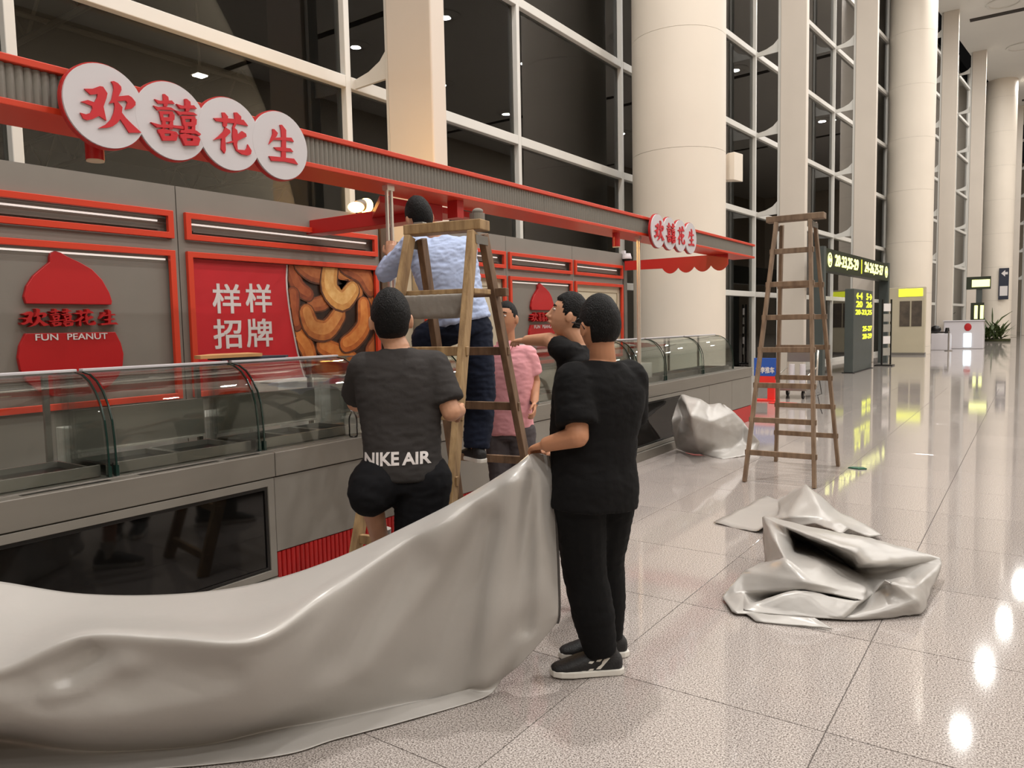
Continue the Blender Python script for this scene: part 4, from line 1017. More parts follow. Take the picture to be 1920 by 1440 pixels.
# ---- the man in black reaching out to steady the ladder
D = 4.05
f5 = (-RGT * .92 + FWD * .3); f5.z = 0; f5.normalize(); r5 = basis(f5)[0]
P5, N5 = at(1102, 850, D), at(1084, 650, D); H5 = at(1066, 592, D - .02)
fh5 = (-RGT + FWD * .1 + Z1 * .30).normalized()
ga = Vector((at(1128, 1100, D).x, at(1128, 1100, D).y, .085)); gb = ga + r5 * .15 + f5 * .06; ff5 = Vector((FWD.x, FWD.y, 0)).normalized()
m5, Pf5 = person('man in black T-shirt in profile reaching out his arm to the ladder', ((ga.x + gb.x) / 2, (ga.y + gb.y) / 2, 0), P5, N5, H5, f5, f5, fh5, (Z1 + RGT * .25).normalized(),
    [dict(S=N5 - r5 * .15 - Z1 * .02 + f5 * .04, E=at(1030, 637, D + .02), W=at(988, 638, D + .18), n=-Z1 + FWD * .2, curl=.55, thumb=-1),
     dict(S=N5 + r5 * .165 - Z1 * .06, E=N5 + r5 * .2 - Z1 * .34, W=N5 + r5 * .15 - Z1 * .5 + f5 * .15, n=f5, curl=.6, thumb=1)],
    [dict(H=P5 - r5 * .09 - Z1 * .04, K=(P5 - r5 * .09 + ga) / 2 + f5 * .03, A=ga, f=ff5), dict(H=P5 + r5 * .09 - Z1 * .04, K=(P5 + r5 * .09 + gb) / 2 + f5 * .03, A=gb, f=ff5)],
    C_BLACK2, C_PANTS, SKIN, sleeve=.45, hem=-.18, hs=1.0, seed=41, wr=.007, slr=(.062, .062), shirt_k=.95)
shoe(m5, ga, ff5, 1.05); shoe(m5, gb, ff5, 1.05)
# ================================================================== stepladders
WOOD1 = mat('worn_pale_wood', rgb(176, 146, 104), .7, c2=rgb(126, 98, 66), vscale=7, stretch=(3, 3, .5), bump=.3, bscale=30)
WOOD2 = mat('worn_brown_wood', rgb(128, 100, 76), .7, c2=rgb(92, 70, 52), vscale=7, stretch=(3, 3, .5), bump=.3, bscale=30)
WOOD3 = mat('grey_brown_wood', rgb(140, 118, 96), .7, c2=rgb(104, 84, 66), vscale=7, stretch=(3, 3, .5), bump=.3, bscale=30)
def ladder(label, xc, yc, wt, wb, s, th, zt, ztop, rz1, rz2, m1_, m2_, over, d0=.03, rail=(.034, .062)):
    t = thing('stepladder', label, 'ladder', (xc, yc, 0), 'wooden stepladders')
    c, sn = math.cos(th), math.sin(th); U = Vector((c, sn, 0)); V = Vector((-sn, c, 0)); O = Vector((xc, yc, 0))
    def Q(su, sv, z):
        k = (zt - z) / zt; return O + U * (su * (wt + (wb - wt) * k) / 2) + V * (sv * (d0 + (s - d0) * k)) + Z1 * z
    for sv, m in ((-1, m1_), (1, m2_)):
        for su in (-1, 1): MB().bar(Q(su, sv, 0.0), Q(su, sv, ztop - .045), rail[0], rail[1], U).build('rail', m, t, bevel=.004)
        for z in (rz1 if sv < 0 else rz2):
            a, b = Q(-1, sv, z), Q(1, sv, z); e = U * .03
            MB().bar(a - e, b + e, .028, .052, V * 1).build('rung', m, t, bevel=.004)
    MB().bar(Q(-1, 0, ztop) - U * over, Q(1, 0, ztop) + U * over, .13, .06, V).build('top_board', m1_, t, bevel=.005)
    for su in (-1, 1): MB().bar(Q(su, -1, ztop - .085) + U * su * .02, Q(su, 1, ztop - .085) + U * su * .02, .012, .05, U).build('hinge_plate', M_STEEL, t)
    return t, Q, U, V
lad1, Q1, U1, V1 = ladder('worn wooden stepladder the man in light blue stands on', -2.90, 3.483, .4125, .6055, .7245, .193, 2.25, 2.175, [1.45, 1.10, .76, .42, .12], [1.43, 1.07, .70, .36, .10], WOOD1, WOOD2, .05, rail=(.042, .070))
# its little platform with a cloth bag slung beneath
zs = 1.79
a, b = Q1(-1, -1, zs), Q1(1, -1, zs); c_, d_ = Q1(-1, 1, zs), Q1(1, 1, zs)
MB().bar((a + c_) / 2 - U1 * .10 - V1 * .02, (b + d_) / 2 + U1 * .02 - V1 * .02, .22, .03, V1).build('shelf', WOOD1, lad1, bevel=.005)
MB().bar(c_ - U1 * .03 + Z1 * .0, d_ + U1 * .09, .05, .05, V1).build('shelf_batten', WOOD2, lad1, bevel=.004)
M_BAG = mat('grey_canvas', rgb(142, 136, 128), .8, var=.06, vscale=6, bump=.3, bscale=20)
bg = MB(); o_ = (a + b) / 2 - V1 * .03
secs = []
for k, (zz, w, d) in enumerate(((1.772, .225, .06), (1.74, .22, .06), (1.70, .20, .055), (1.66, .17, .05), (1.638, .15, .04))):
    secs.append((o_ + Z1 * (zz - zs) + V1 * .06, U1 * w, V1 * d))
bg.loft(secs, 32, pw=5)
t = remesh('tool_bag', bg, .008, 3, M_BAG, None, .005, (1, 0, 0), 8, 2); tag(t, 'grey canvas bag slung under the ladder platform', 'bag')
hb = Q1(-1, 0, 2.206) + U1 * .03; MB().bar(hb - U1 * .035, hb + U1 * .035, .05, .03, V1).build('hinge_block', M_STEEL, lad1, bevel=.005)
# tape roll on the top board, cord between the legs
tp = Q1(1, 0, 2.195) + U1 * .0
t = thing('tape_roll', 'roll of tape with grey wrapping on the ladder top', 'tape', tp)
MB().ring([tp + Vector((.045 * math.cos(q), .045 * math.sin(q), 0)) for q in np.linspace(0, 2 * math.pi, 25)[:-1]], [tp + Vector((.03 * math.cos(q), .03 * math.sin(q), 0)) for q in np.linspace(0, 2 * math.pi, 25)[:-1]], (0, 0, .05)).build('roll', M_STEEL, t)
MB().ell(tp + Vector((.005, 0, .062)), (.034, .03, .018), 12, 8).build('crumpled_wrap', M_BAG, t, smooth=True)
p0, p1 = Q1(1, -1, .60), Q1(1, 1, .74)
tag(MB().tube([p0 + U1 * .03, p0.lerp(p1, .35) + U1 * .035 - Z1 * .01, p0.lerp(p1, .7) + U1 * .035 - Z1 * .005, p1 + U1 * .03], .005, 6).build('cord', mat('cord_cream', rgb(206, 190, 164), .8, var=.05), None, smooth=True), 'thin pale cord tied between the ladder halves', 'cord')
MB().bar(Q1(1, -1, .67), Q1(1, -1, .77), .040, .068, U1).build('yellow_tape', mat('yellow_tape', rgb(196, 160, 40), .5, var=.1, vscale=9), lad1)
lad2, Q2, U2, V2 = ladder('empty brown wooden stepladder standing open on the floor', -2.018, 7.939, .27, .655, .628, .034, 3.0, 2.62, [2.28, 1.95, 1.62, 1.30, .95, .61, .29], [1.95, 1.62, 1.30, .97, .66, .34], WOOD3, WOOD3, .12)
MB().tube([Q2(.6, 1, .96), Q2(.65, 1, .80), Q2(.5, 1, .78), Q2(.55, 1, .66), Q2(.62, 1, .58)], .004, 6).build('hanging_wire', M_BLACK, lad2, smooth=True)
# ================================================================== tarpaulins
def tarp_mat():
    m = bpy.data.materials.new('silver_tarp'); m.use_nodes = True; nt = m.node_tree; b = nt.nodes['Principled BSDF']
    b.inputs['Base Color'].default_value = rgb(172, 168, 163); b.inputs['Roughness'].default_value = .33; b.inputs['Specular IOR Level'].default_value = .5
    b.inputs['Metallic'].default_value = .1
    tc = nt.nodes.new('ShaderNodeTexCoord'); n = nt.nodes.new('ShaderNodeTexNoise'); n.inputs['Scale'].default_value = 5; n.inputs['Detail'].default_value = 4
    nt.links.new(tc.outputs['Object'], n.inputs['Vector'])
    bp = nt.nodes.new('ShaderNodeBump'); bp.inputs['Strength'].default_value = .12; bp.inputs['Distance'].default_value = .03
    nt.links.new(n.outputs[0], bp.inputs['Height']); nt.links.new(bp.outputs[0], b.inputs['Normal'])
    MATS['silver_tarp'] = m; return m
M_TARP = tarp_mat(); M_TARPE = mat('tarp_edge', rgb(64, 60, 57), .5, var=.1, vscale=6)
def cr(p0, p1, p2, p3, t): return 0.5 * ((2 * p1) + (p2 - p0) * t + (2 * p0 - 5 * p1 + 4 * p2 - p3) * t * t + (3 * p1 - p0 - 3 * p2 + p3) * t ** 3)
def resample(row, k):
    o = []; n = len(row)
    for i in range(n - 1):
        for q in range(k): o.append(cr(row[max(i - 1, 0)], row[i], row[i + 1], row[min(i + 2, n - 1)], q / k))
    o.append(row[-1]); return o
def sheet(name, rows, k, m, parent=None, thick=.003, amp=.004, seed=0, bumps=()):
    g1 = [resample([np.array(p) for p in r], k) for r in rows]
    cols = [resample([r[j] for r in g1], k) for j in range(len(g1[0]))]
    nr, nc = len(cols[0]), len(cols); vs = []
    for i in range(nr):
        for j in range(nc):
            p = Vector(cols[j][i]); q = noise.noise(p * 3.1 + Vector((seed, 0, 0))) + .4 * noise.noise(p * 8 + Vector((0, seed, 0)))
            p = p - FWD * (amp * q)
            for (c0, c1, rad, a) in bumps:              # soft creases along a line
                ab = c1 - c0; tt = max(0, min(1, (p - c0).dot(ab) / ab.length_squared)); dd = (p - (c0 + ab * tt)).length / rad
                if dd < 1: p = p - FWD * (a * (1 - dd * dd) ** 2)
            p.z = max(p.z, .004); vs.append(p)
    fs = [(i * nc + j, i * nc + j + 1, (i + 1) * nc + j + 1, (i + 1) * nc + j) for i in range(nr - 1) for j in range(nc - 1)]
    o = MB().add(vs, fs).build(name, m, parent, smooth=True)
    s = o.modifiers.new('solid', 'SOLIDIFY'); s.thickness = thick; s.offset = 0
    return o, cols
A_ = lambda *p: at(*p)
def Zf(px, py, z=.012): return onz(px, py, z)
T = [
 [A_(-170,1070,2.75), A_(0,1091,2.82), A_(160,1114,2.90), A_(330,1114,2.96), A_(482,1094,3.0), A_(620,1051,3.04), A_(760,988,3.10), A_(880,926,3.15), A_(972,869,3.20), A_(1000,850,3.24), A_(1030,855,3.27)],
 [A_(-170,1170,2.58), A_(0,1180,2.62), A_(157,1160,2.70), A_(325,1160,2.74), A_(482,1152,2.76), A_(620,1084,2.93), A_(760,1006,3.04), A_(880,937,3.10), A_(972,876,3.16), A_(1004,868,3.21), A_(1034,880,3.25)],
 [A_(-170,1285,2.42), A_(0,1248,2.46), A_(153,1191,2.52), A_(311,1193,2.54), A_(482,1196,2.56), A_(620,1110,2.85), A_(760,1026,3.0), A_(880,956,3.07), A_(972,900,3.13), A_(1008,900,3.18), A_(1037,905,3.23)],
 [A_(-170,1310,2.43), A_(0,1280,2.46), A_(150,1240,2.55), A_(311,1238,2.57), A_(482,1230,2.60), A_(620,1155,2.84), A_(760,1070,3.01), A_(880,995,3.09), A_(968,960,3.15), A_(1010,960,3.18), A_(1041,965,3.24)],
 [A_(-170,1345,2.46), A_(0,1322,2.47), A_(150,1305,2.55), A_(320,1300,2.58), A_(480,1285,2.66), A_(620,1222,2.86), A_(755,1150,3.04), A_(870,1080,3.14), A_(955,1060,3.17), A_(1012,1045,3.17), A_(1045,1050,3.25)],
 [A_(-170,1370,2.54), A_(0,1356,2.55), A_(155,1362,2.58), A_(330,1358,2.66), A_(480,1345,2.76), A_(620,1292,2.92), A_(752,1230,3.07), A_(860,1175,3.16), A_(935,1150,3.16), A_(1010,1110,3.17), A_(1047,1120,3.25)],
 [Zf(-170,1372,.10), Zf(0,1376,.09), Zf(175,1400,.05), Zf(370,1392,.03), Zf(500,1366,.03), Zf(625,1342,.03), Zf(755,1312,.03), Zf(860,1287,.05), A_(930,1215,3.19), A_(1000,1160,3.19), A_(1047,1150,3.25)],
 [Zf(-170,1385,.01), Zf(0,1392,.01), Zf(185,1415,.01), Zf(375,1404,.01), Zf(510,1380,.012), Zf(625,1355,.015), Zf(760,1324,.02), Zf(880,1292,.03), Zf(925,1266,.09), A_(992,1195,3.20), A_(1046,1160,3.26)],
 [Zf(-170,1470,.008), Zf(0,1455,.008), Zf(195,1446,.008), Zf(380,1434,.008), Zf(540,1414,.008), Zf(630,1386,.008), Zf(765,1350,.008), Zf(907,1308,.008), Zf(942,1272,.05), A_(978,1243,3.215), A_(1044,1168,3.27)]]
big, bc = sheet('tarpaulin', T, 9, M_TARP, None, .003, .004, 3, bumps=[(A_(92, 1314, 2.50), A_(235, 1248, 2.54), .07, .035), (A_(165, 1222, 2.53), A_(120, 1275, 2.50), .06, -.035), (A_(40, 1290, 2.47), A_(80, 1320, 2.5), .07, -.02), (A_(230, 1290, 2.56), A_(420, 1265, 2.6), .10, -.03),
    (A_(780, 1060, 3.0), A_(640, 1240, 2.86), .16, -.045), (A_(965, 905, 3.13), A_(905, 1270, 3.2), .09, .04), (A_(990, 900, 3.16), A_(985, 1180, 3.19), .06, -.03), (A_(900, 985, 3.1), A_(800, 1260, 3.08), .13, -.04), (A_(850, 985, 3.08), A_(700, 1260, 2.95), .12, .03),
    (A_(20, 1165, 2.7), A_(330, 1160, 2.75), .10, -.012)])
tag(big, 'large silver grey tarpaulin stretched across the foreground, held by the man in black', 'tarp')
edge = [Vector(p) + RGT * .004 for p in bc[-1]]
MB().tube(edge, .006, 6).build('dark_hem', M_TARPE, big, smooth=True)

def folded(name, label, ox, oy, sc_, V, Fs, sub=2, thick=.006):
    vs = [onz(ox + a / sc_, oy + b / sc_, z) for a, b, z in V]
    me = bpy.data.meshes.new(name); me.from_pydata([tuple(p) for p in vs], [], Fs)
    bm = bmesh.new(); bm.from_mesh(me); bmesh.ops.recalc_face_normals(bm, faces=bm.faces)
    bmesh.ops.triangulate(bm, faces=[f for f in bm.faces if len(f.verts) > 4])
    cl = bm.edges.layers.float.new('crease_edge')
    for e in bm.edges: e[cl] = .55
    bm.to_mesh(me); bm.free(); me.materials.append(M_TARP)
    me.polygons.foreach_set('use_smooth', [True] * len(me.polygons))
    o = link(name, me, None)
    s = o.modifiers.new('sub', 'SUBSURF'); s.levels = 3; s.render_levels = 3
    tx = bpy.data.textures.get('tarp_wrinkle') or bpy.data.textures.new('tarp_wrinkle', 'CLOUDS'); tx.noise_scale = .16; tx.noise_depth = 2
    dm = o.modifiers.new('wrinkle', 'DISPLACE'); dm.texture = tx; dm.texture_coords = 'GLOBAL'; dm.strength = .035; dm.mid_level = .5
    d = o.modifiers.new('solid', 'SOLIDIFY'); d.thickness = thick; d.offset = 0
    return tag(o, label, 'tarp')
V = [(195,880,.02),(280,1005,.012),(350,700,.15),(480,660,.18),(630,615,.25),(805,785,.17),(770,828,.13),(385,945,.04),(350,855,.05),(1035,1045,.012),
     (700,832,.13),(1180,912,.08),(1325,768,.20),(1365,782,.19),(1560,920,.09),(1580,1000,.012),(1722,655,.10),(1710,612,.13),(1490,1012,.012),(1165,660,.20),
     (1175,745,.04),(1110,575,.27),(900,500,.31),(640,400,.33),(575,345,.30),(480,330,.31),(505,650,.03),(705,570,.16),(1190,850,.10),(880,655,.20),
     (960,1108,.008),(430,1052,.008),(840,1035,.035),(1040,445,.27),(1210,475,.24),(1440,540,.19),(1560,655,.10),(1500,745,.06),(1530,820,.14),(1250,860,.03),
     (350,985,.02),(440,900,.008),(740,858,.008),(1080,905,.03),(705,475,.02),(930,575,.02),(1110,690,.02)]
Fs = [(0,2,8),(0,8,1),(8,7,40),(8,40,1),(2,3,4,5),(2,5,6,8),(8,6,42,41),(8,41,7),(7,41,42,10),(10,42,43,11),(6,11,43,42),(7,10,9),(10,11,9),(7,9,40),(40,9,18,1),(40,31,30,32),
      (9,11,39),(9,39,13,14),(9,14,15,18),(39,12,13),(13,38,14),(38,16,15,14),(13,37,38),(37,36,16,38),(11,28,20,39),(39,20,37,13),
      (24,23,22,33),(33,22,21,34),(34,21,19,35),(35,19,36,17),(17,36,16),(23,22,45,44),(22,21,46,45),(21,19,46),(44,45,29,27),(45,46,20,29),(23,44,27),(46,19,36,20),(20,37,36),
      (4,27,29,5),(5,29,20,28),(5,28,11,6),(25,24,23),(25,23,27,4),(25,4,26),(26,4,3),(26,3,2)]
folded('tarpaulin', 'crumpled silver grey tarpaulin heaped on the floor at the right', 1300, 880, 3.692, V, Fs)
Vb = [(140,370,.006),(440,436,.008),(600,300,.05),(500,182,.03),(575,345,.12),(778,98,.27),(905,322,.19),(660,320,.17),(1000,290,.10),(1180,378,.05),(1305,468,.02),(1215,470,.03),(1075,415,.12),(1020,450,.13),(840,372,.14),(700,395,.10),(590,210,.05)]
Fb = [(0,1,2,3),(2,1,4),(3,2,16),(16,2,4,7),(16,7,5),(5,7,6),(5,6,8),(8,6,12,9),(9,12,11,10),(6,14,13,12),(7,15,14,6),(4,15,7)]
folded('tarpaulin', 'flat pale tail of tarpaulin spread between heap and empty stepladder', 1300, 880, 3.692, Vb, Fb, thick=.005)
Vc = [(510,590,.72),(640,625,.66),(700,662,.58),(790,650,.60),(870,710,.48),(940,785,.33),(930,890,.15),(860,965,.05),(800,1035,.006),(640,1005,.006),(600,880,.28),(575,740,.55),(440,768,.42),(520,735,.46),(590,1003,.006),(470,965,.008),
      (700,780,.44),(790,820,.34),(720,930,.16),(1000,860,.22),(1050,915,.10),(1040,968,.008),(945,1015,.006),(960,940,.08),(480,640,.60),(500,860,.25)]
Fc = [(0,1,11),(1,2,16,11),(2,3,4,16),(4,5,17,16),(5,6,17),(17,6,7,18),(16,17,18,10),(11,16,10),(10,18,9),(18,7,8,9),(0,11,13,24),(24,13,12),(13,11,10,25),(12,13,25,15),(25,10,9,14),(15,25,14),(5,19,23,6),(19,20,23),(20,21,22,23),(6,23,7),(23,22,8,7)]
folded('tarpaulin', 'crumpled silver tarpaulin slumped against the counter front', 1140, 580, 3.692, Vc, Fc)
# ================================================================== far along the hall
YEL = mat('yellow_lit', rgb(240, 240, 40), .5, emit=(.85, .95, .05, 1), estr=1.6, var=.01)
YELW = mat('yellow_white_lit', rgb(250, 250, 150), .5, emit=(.95, 1.0, .35, 1), estr=2.2, var=.01)
DKGREEN = mat('sign_dark_green', rgb(34, 42, 24), .4, var=.05, vscale=4); DKGREY = mat('sign_dark_grey', rgb(70, 76, 74), .4, var=.05, vscale=4); TAN = mat('tan_panel', rgb(186, 176, 152), .5, var=.03, vscale=2)
def quad_box(mb, a, b, z0, z1, th):
    a, b = Vector((a[0], a[1], 0)), Vector((b[0], b[1], 0)); n = (b - a).cross(Z1).normalized() * th
    return mb.prism([a + Z1 * z0, b + Z1 * z0, b + Z1 * z1, a + Z1 * z1], -n), n.normalized()
# overhead gate sign
ga_, gb_ = (-4.75, 21.9), (-4.39, 30.0); du = Vector((gb_[0] - ga_[0], gb_[1] - ga_[1], 0)).normalized(); nn = du.cross(Z1)
t = thing('gate_sign', 'overhead dark sign with glowing yellow gate numbers', 'sign', (-4.6, 26, 0))
m, n_ = quad_box(MB(), ga_, gb_, 2.95, 3.56, .3); m.build('sign_box', DKGREEN, t)
for p, lab in ((ga_, 0), (gb_, 1)):
    c = Vector((p[0], p[1], 0)) - nn * .15
    MB().bar(c - du * .12 * (1 if lab == 0 else -1), c - du * .12 * (1 if lab == 0 else -1) + Z1 * 3.6, .24, .3, du).build('sign_leg', DKGREY, t)
gc = (Vector((ga_[0], ga_[1], 0)) + Vector((gb_[0], gb_[1], 0))) / 2
for s, txt, w, mm in ((.28, '20-23,25-29', 2.7, YELW), (.72, '24-26,25-27', 2.7, YELW)):
    c = Vector((ga_[0], ga_[1], 0)).lerp(Vector((gb_[0], gb_[1], 0)), s) + Z1 * 3.255
    text_on('lettering', txt, mm, t, c + nn * .001, du, Z1, w, .36, .01, .02)
for s, txt in ((.045, '←'), (.955, '→')):
    c = Vector((ga_[0], ga_[1], 0)).lerp(Vector((gb_[0], gb_[1], 0)), s) + Z1 * 3.255
    MB().ring([c + nn * .002 + (du * math.cos(q) + Z1 * math.sin(q)) * .20 for q in np.linspace(0, 2 * math.pi, 21)[:-1]], [c + nn * .002 + (du * math.cos(q) + Z1 * math.sin(q)) * .16 for q in np.linspace(0, 2 * math.pi, 21)[:-1]], nn * .01).build('arrow_ring', YELW, t)
    sg = -1 if s < .5 else 1
    MB().prism([c + nn * .002 + du * sg * a + Z1 * b for a, b in ((.12, 0), (0, .11), (0, .04), (-.12, .04), (-.12, -.04), (0, -.04), (0, -.11))], nn * .01).build('arrow', YELW, t)
c = gc + Z1 * 3.255; MB().bar(c + nn * .006 - Z1 * .22, c + nn * .006 + Z1 * .22, .05, .01, du).build('divider', YEL, t)
# totem with yellow lines
def totem(name, label, a, b, h, th, lines, m_face=DKGREY):
    t = thing(name, label, 'sign', ((a[0] + b[0]) / 2, (a[1] + b[1]) / 2, 0)); mb, n_ = quad_box(MB(), a, b, 0.02, h, th); mb.build('totem_body', m_face, t, bevel=.01)
    a3, b3 = Vector((a[0], a[1], 0)), Vector((b[0], b[1], 0)); u = (b3 - a3).normalized(); n_ = u.cross(Z1); L = (b3 - a3).length
    for s, z, w, hh, txt in lines: text_on('lettering', txt, YEL, t, a3 + u * L * s + Z1 * z + n_ * .001, u, Z1, w * L, hh, .01, .02)
    MB().prism([a3 - u * .05 + n_ * .05, b3 + u * .05 + n_ * .05, b3 + u * .05 - n_ * (th + .05), a3 - u * .05 - n_ * (th + .05)], Z1 * .02).build('base', M_BLACK, t)
    return t
totem('gate_totem', 'tall dark grey totem sign with yellow gate lettering', (-4.40, 23.9), (-4.36, 26.7), 2.5, .25,
      [(.27, 2.30, .30, .20, '←4'), (.80, 2.30, .30, .20, '5→'), (.27, 2.05, .30, .18, '20'), (.80, 2.05, .30, .18, '26'), (.52, 1.80, .86, .17, '20-23,25'), (.72, 1.30, .5, .15, '25-27'), (.72, 1.06, .5, .15, '28-29')])
# literature rack
p = onz(1656, 686); t = thing('leaflet_rack', 'slim dark leaflet rack beside the grey totem sign', 'rack', p)
MB().bar(p + Vector((-.05, 0, 0)), p + Vector((-.05, 0, 2.25)), .05, .06).build('upright', M_BLACK, t); MB().bar(p + Vector((.18, .25, 0)), p + Vector((.18, .25, 2.25)), .05, .06).build('upright', M_BLACK, t)
boxo('foot_plate', M_BLACK, t, p.x - .25, p.x + .3, p.y - .2, p.y + .4, 0, .04)
for i, z in enumerate((.35, .75, 1.15, 1.5, 1.85)):
    MB().prism([p + Vector((-.02, -.02, z)), p + Vector((.16, .22, z)), p + Vector((.16, .22, z + .26)), p + Vector((-.02, -.02, z + .26))], (.01, -.02, 0)).build('leaflet', M_WHITEP if i in (1, 4) else mat('leaflet_grey', rgb(150, 146, 138), .6, var=.05), t)
# notice wall in front of the second round column
t = thing('notice_wall', 'tan notice wall with yellow sign at the column foot', 'notice board', (-4.7, 36.9, 0))
boxo('wall_body', TAN, t, -5.42, -3.92, 36.75, 37.1, 0, 2.95, .02)
boxo('yellow_sign', YEL, t, -4.95, -4.02, 36.72, 36.748, 2.55, 2.88)
for a in (-4.9, -4.44): 
    boxo('dark_board', mat('board_brown', rgb(96, 84, 72), .4, c2=rgb(60, 54, 48), vscale=3), t, a, a + .40, 36.73, 36.748, 1.25, 2.35)
boxo('skirting', M_KGREYD, t, -5.44, -3.90, 36.72, 37.12, 0, .1)
# belt barrier with equipment
p = onz(1778, 658); t = thing('belt_barrier', 'belt barrier post in front of the white booth', 'barrier', p)
MB().tube([p, p + Z1 * .95], .03, 10).build('post', M_STEEL, t); MB().tube([p, p + Z1 * .03], .17, 20).build('foot', M_STEEL, t)
q = p + Vector((-1.5, -.3, 0)); MB().bar(p + Z1 * .9, q + Z1 * .9, .02, .06).build('belt', M_BLACK, t); MB().tube([q, q + Z1 * .95], .03, 10).build('post', M_STEEL, t); MB().tube([q, q + Z1 * .03], .17, 20).build('foot', M_STEEL, t)
p = onz(1762, 657); t = thing('white_pedestal', 'low white pedestal with dark equipment left of the booth', 'pedestal', p)
boxo('pedestal_body', M_WHITE, t, p.x - .42, p.x + .42, p.y + .3, p.y + .9, 0, .82, .02)
MB().ell(p + Vector((-.25, .6, 1.02)), (.24, .2, .2), 14, 10).build('machine_head', M_BLACK, t, smooth=True); MB().tube([p + Vector((.25, .6, .82)), p + Vector((.25, .6, 1.1))], [.12, .08], 12).build('machine_knob', M_BLACK, t, smooth='auto')
# white booth
p = onz(1800, 654); t = thing('white_booth', 'white booth with red emblem and bright lit screen', 'booth', p)
b = MB(); b.prism([(p.x - .75, p.y, 0), (p.x - .75, p.y, 1.40), (p.x + .95, p.y, 1.40), (p.x + 1.0, p.y, .9), (p.x + 1.0, p.y, 0)], (0, 1.2, 0)); b.build('booth_body', M_WHITE, t, bevel=.03)
boxo('booth_top', M_WHITE, t, p.x - .8, p.x + 1.0, p.y - .05, p.y + 1.25, 1.401, 1.45, .01)
boxo('screen', mat('lit_screen', rgb(200, 235, 255), .4, emit=(.75, .92, 1, 1), estr=4, var=.01), t, p.x + .15, p.x + .47, p.y - .03, p.y - .002, .10, .78)
MB().ell(p + Vector((.32, -.01, 1.10)), (.16, .015, .2), 14, 10).build('emblem', M_LOGO, t, smooth=True)
# second sign post
p = onz(1833, 648); t = thing('sign_post', 'far dark sign post with two yellow lit panels', 'sign', p)
boxo('pole', DKGREY, t, p.x - .14, p.x + .14, p.y, p.y + .3, 0, 3.7)
boxo('top_panel', DKGREEN, t, p.x - .62, p.x + .55, p.y - .05, p.y - .002, 3.15, 3.85)
boxo('lit_face', YELW, t, p.x - .35, p.x + .5, p.y - .07, p.y - .052, 3.28, 3.68)
boxo('side_panel', DKGREEN, t, p.x - .38, p.x + .26, p.y - .06, p.y - .002, 1.35, 2.40)
for dx in (-.2, .08): boxo('lit_face', YELW, t, p.x + dx, p.x + dx + .16, p.y - .08, p.y - .062, 1.5, 2.25)
# potted palm in a planter bed
p = onz(1860, 640); t = thing('palm_plant', 'leafy green palm plant in front of the third column', 'plant', p)
lf_m = mat('leaf_green', rgb(70, 84, 44), .5, var=.3, vscale=4)
b = MB(); rnd = random.Random(5)
for i in range(110):
    a = rnd.uniform(0, 6.28); e = rnd.uniform(.1, 1.3); L = rnd.uniform(.6, 1.5); s0 = p + Vector((rnd.uniform(-.5, .5), rnd.uniform(-.4, .4), rnd.uniform(.1, .5)))
    d = Vector((math.cos(a) * math.cos(e), math.sin(a) * math.cos(e), math.sin(e))); sd = d.cross(Z1).normalized() * .10; m_ = s0 + d * L * .55; tip = s0 + d * L - Z1 * .15 * L
    b.add([s0 - sd * .3, s0 + sd * .3, m_ + sd, tip, m_ - sd, m_ + Z1 * .02], [(0, 1, 2, 5), (0, 5, 4), (5, 2, 3), (5, 3, 4)])
o = b.build('foliage', lf_m, t); o['kind'] = 'stuff'
for a in (.5, 2.6, 1.6): 
    d = Vector((math.cos(a) * .8, 0, 1)).normalized(); MB().tube([p + Z1 * .8, p + Z1 * .8 + d * .9, p + Z1 * .8 + d * 1.4 + Vector((math.cos(a) * .3, 0, 0))], [.03, .05, .01], 6).build('frond', lf_m, t)
boxo('planter', mat('soil', rgb(70, 72, 44), .9, var=.3, vscale=9), t, p.x - 1.3, p.x + 1.0, p.y - .3, p.y + .8, 0, .16, .03)
# blue arrow sign on the third column
c = Vector((-2.06, 60.53, 3.6))
t = thing('arrow_sign', 'dark blue vertical sign with white arrow on the third column', 'sign', c)
boxo('sign_plate', mat('navy_sign', rgb(36, 40, 56), .4, var=.05), t, c.x - .05, c.x + .52, c.y - .10, c.y - .04, 2.75, 4.85, .01)
MB().prism([(c.x + .08, c.y - .102, 4.50), (c.x + .30, c.y - .102, 4.72), (c.x + .30, c.y - .102, 4.58), (c.x + .45, c.y - .102, 4.58), (c.x + .45, c.y - .102, 4.42), (c.x + .30, c.y - .102, 4.42), (c.x + .30, c.y - .102, 4.28)], (0, -.01, 0)).build('arrow', M_WHITEP, t)
boxo('white_field', M_WHITEP, t, c.x + .02, c.x + .46, c.y - .112, c.y - .102, 3.0, 3.65)
# box fixed to the big column
c = onx(1376, 318, -5.25)
t = thing('wall_speaker', 'cream wedge-shaped box fixed to the big round column', 'speaker', c)
MB().prism([(c.x - .28, c.y - .30, c.z - .22), (c.x + .14, c.y - .38, c.z - .28), (c.x + .14, c.y - .38, c.z + .28), (c.x - .02, c.y - .34, c.z + .28), (c.x - .28, c.y - .30, c.z + .10)], (.06, .35, 0)).build('speaker_box', M_CLAD, t, bevel=.01)
boxo('bracket', M_SLOT, t, c.x - .45, c.x - .2, c.y - .12, c.y - .02, c.z - .06, c.z + .02)
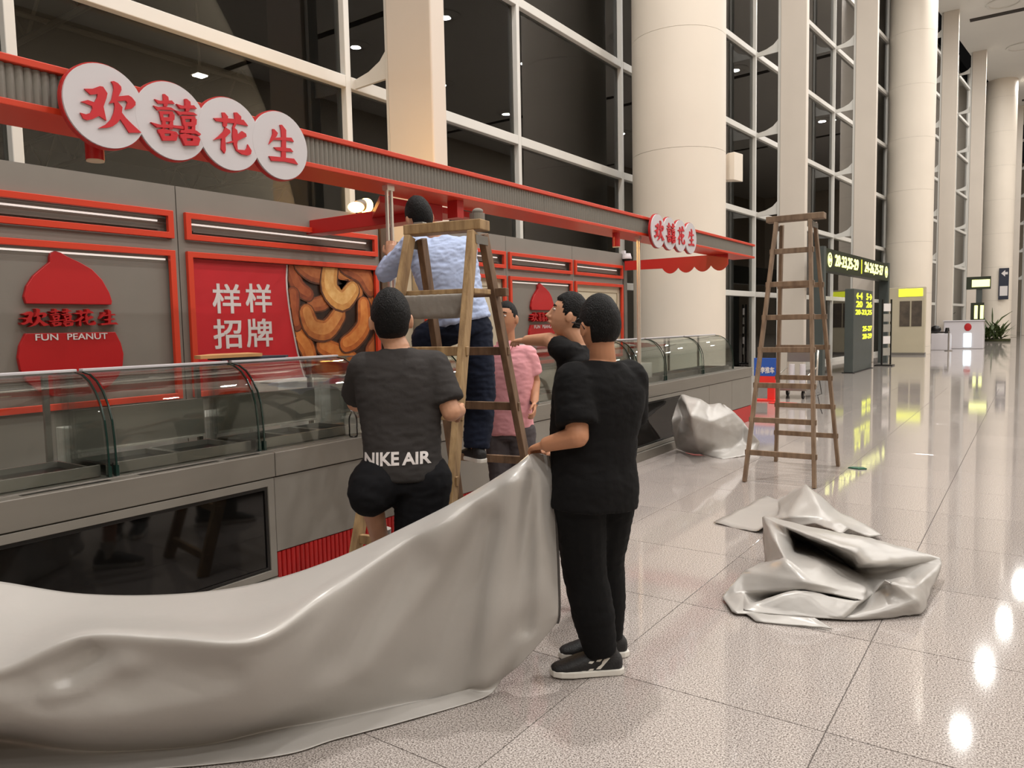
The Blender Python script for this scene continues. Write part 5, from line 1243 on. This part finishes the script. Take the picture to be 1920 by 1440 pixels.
# luggage trolley and blue notice board beyond the counter end
p = onz(1482, 748); t = thing('luggage_trolley', 'silver luggage trolley seen through the empty stepladder', 'trolley', p)
wm = mat('rubber', rgb(34, 32, 32), .7, var=.1)
for dx, dy in ((-.30, 0), (.22, .12), (-.25, .75), (.25, .8)):
    c = p + Vector((dx, dy, .085)); w_ = MB().tube([c - X1 * .02, c + X1 * .02], .085, 18).build('wheel', wm, t, smooth='auto'); MB().tube([c - X1 * .024, c + X1 * .024], .03, 10).build('hub', M_CHROME, w_, smooth='auto')
boxo('deck', M_STEEL, t, p.x - .32, p.x + .32, p.y - .05, p.y + .9, .17, .22, .01)
for dx in (-.3, .3):
    MB().tube([p + Vector((dx, .85, .2)), p + Vector((dx, .95, .7)), p + Vector((dx, .98, 1.0))], .022, 8).build('frame_tube', M_CHROME, t, smooth=True)
    MB().tube([p + Vector((dx, .0, .2)), p + Vector((dx, .05, .45)), p + Vector((dx, .9, .6))], .016, 8).build('side_rail', M_CHROME, t, smooth=True)
MB().tube([p + Vector((-.33, .98, 1.0)), p + Vector((.33, .98, 1.0))], .03, 10).build('handle', M_BLACK, t, smooth='auto')
boxo('basket', M_STEEL, t, p.x - .26, p.x + .26, p.y + .72, p.y + .92, .72, .95, .01)
for k in (-.12, .1): MB().tube([p + Vector((k, .55, .22)), p + Vector((k, .55, .68))], .06, 14).build('cylinder', M_WHITE, t, smooth='auto')
p = onz(1434, 752); t = thing('blue_board', 'small blue notice board on a red stand by the counter end', 'sign', p)
blue = mat('notice_blue', rgb(40, 84, 170), .5, var=.05, vscale=5); redp = mat('red_plastic', rgb(222, 48, 40), .5, var=.06, vscale=5)
boxo('board', blue, t, p.x - .22, p.x + .24, p.y, p.y + .03, .50, .86, .004)
text_on('lettering', '行李推车', M_WHITEP, t, (p.x + .0, p.y - .001, .62), X1, Z1, .36, .12, .003, .03)
boxo('stand', redp, t, p.x - .2, p.x + .2, p.y, p.y + .06, .28, .499, .004)
boxo('leg', redp, t, p.x + .05, p.x + .18, p.y + .0, p.y + .1, .02, .279); boxo('foot', redp, t, p.x - .22, p.x + .24, p.y - .1, p.y + .2, 0, .03)
p = onz(1462, 757); tag(MB().prism([p + Vector(q) for q in ((-.2, -.05, .001), (.0, -.12, .001), (.28, -.02, .001), (.30, .1, .001), (.05, .14, .001), (-.18, .08, .001))], (0, 0, .02)).build('red_scrap', redp, None), 'crumpled red sheet on the floor beside the trolley', 'sheet')
p = onz(1608, 879); tag(MB().prism([p + Vector(q) for q in ((-.09, -.02, .001), (.02, -.05, .001), (.09, .0, .001), (.05, .06, .001), (-.06, .04, .001))], (0, 0, .012)).build('green_scrap', mat('dark_green', rgb(22, 84, 60), .5, var=.2, vscale=20), None), 'small dark green scrap on the floor right of the empty stepladder', 'scrap')
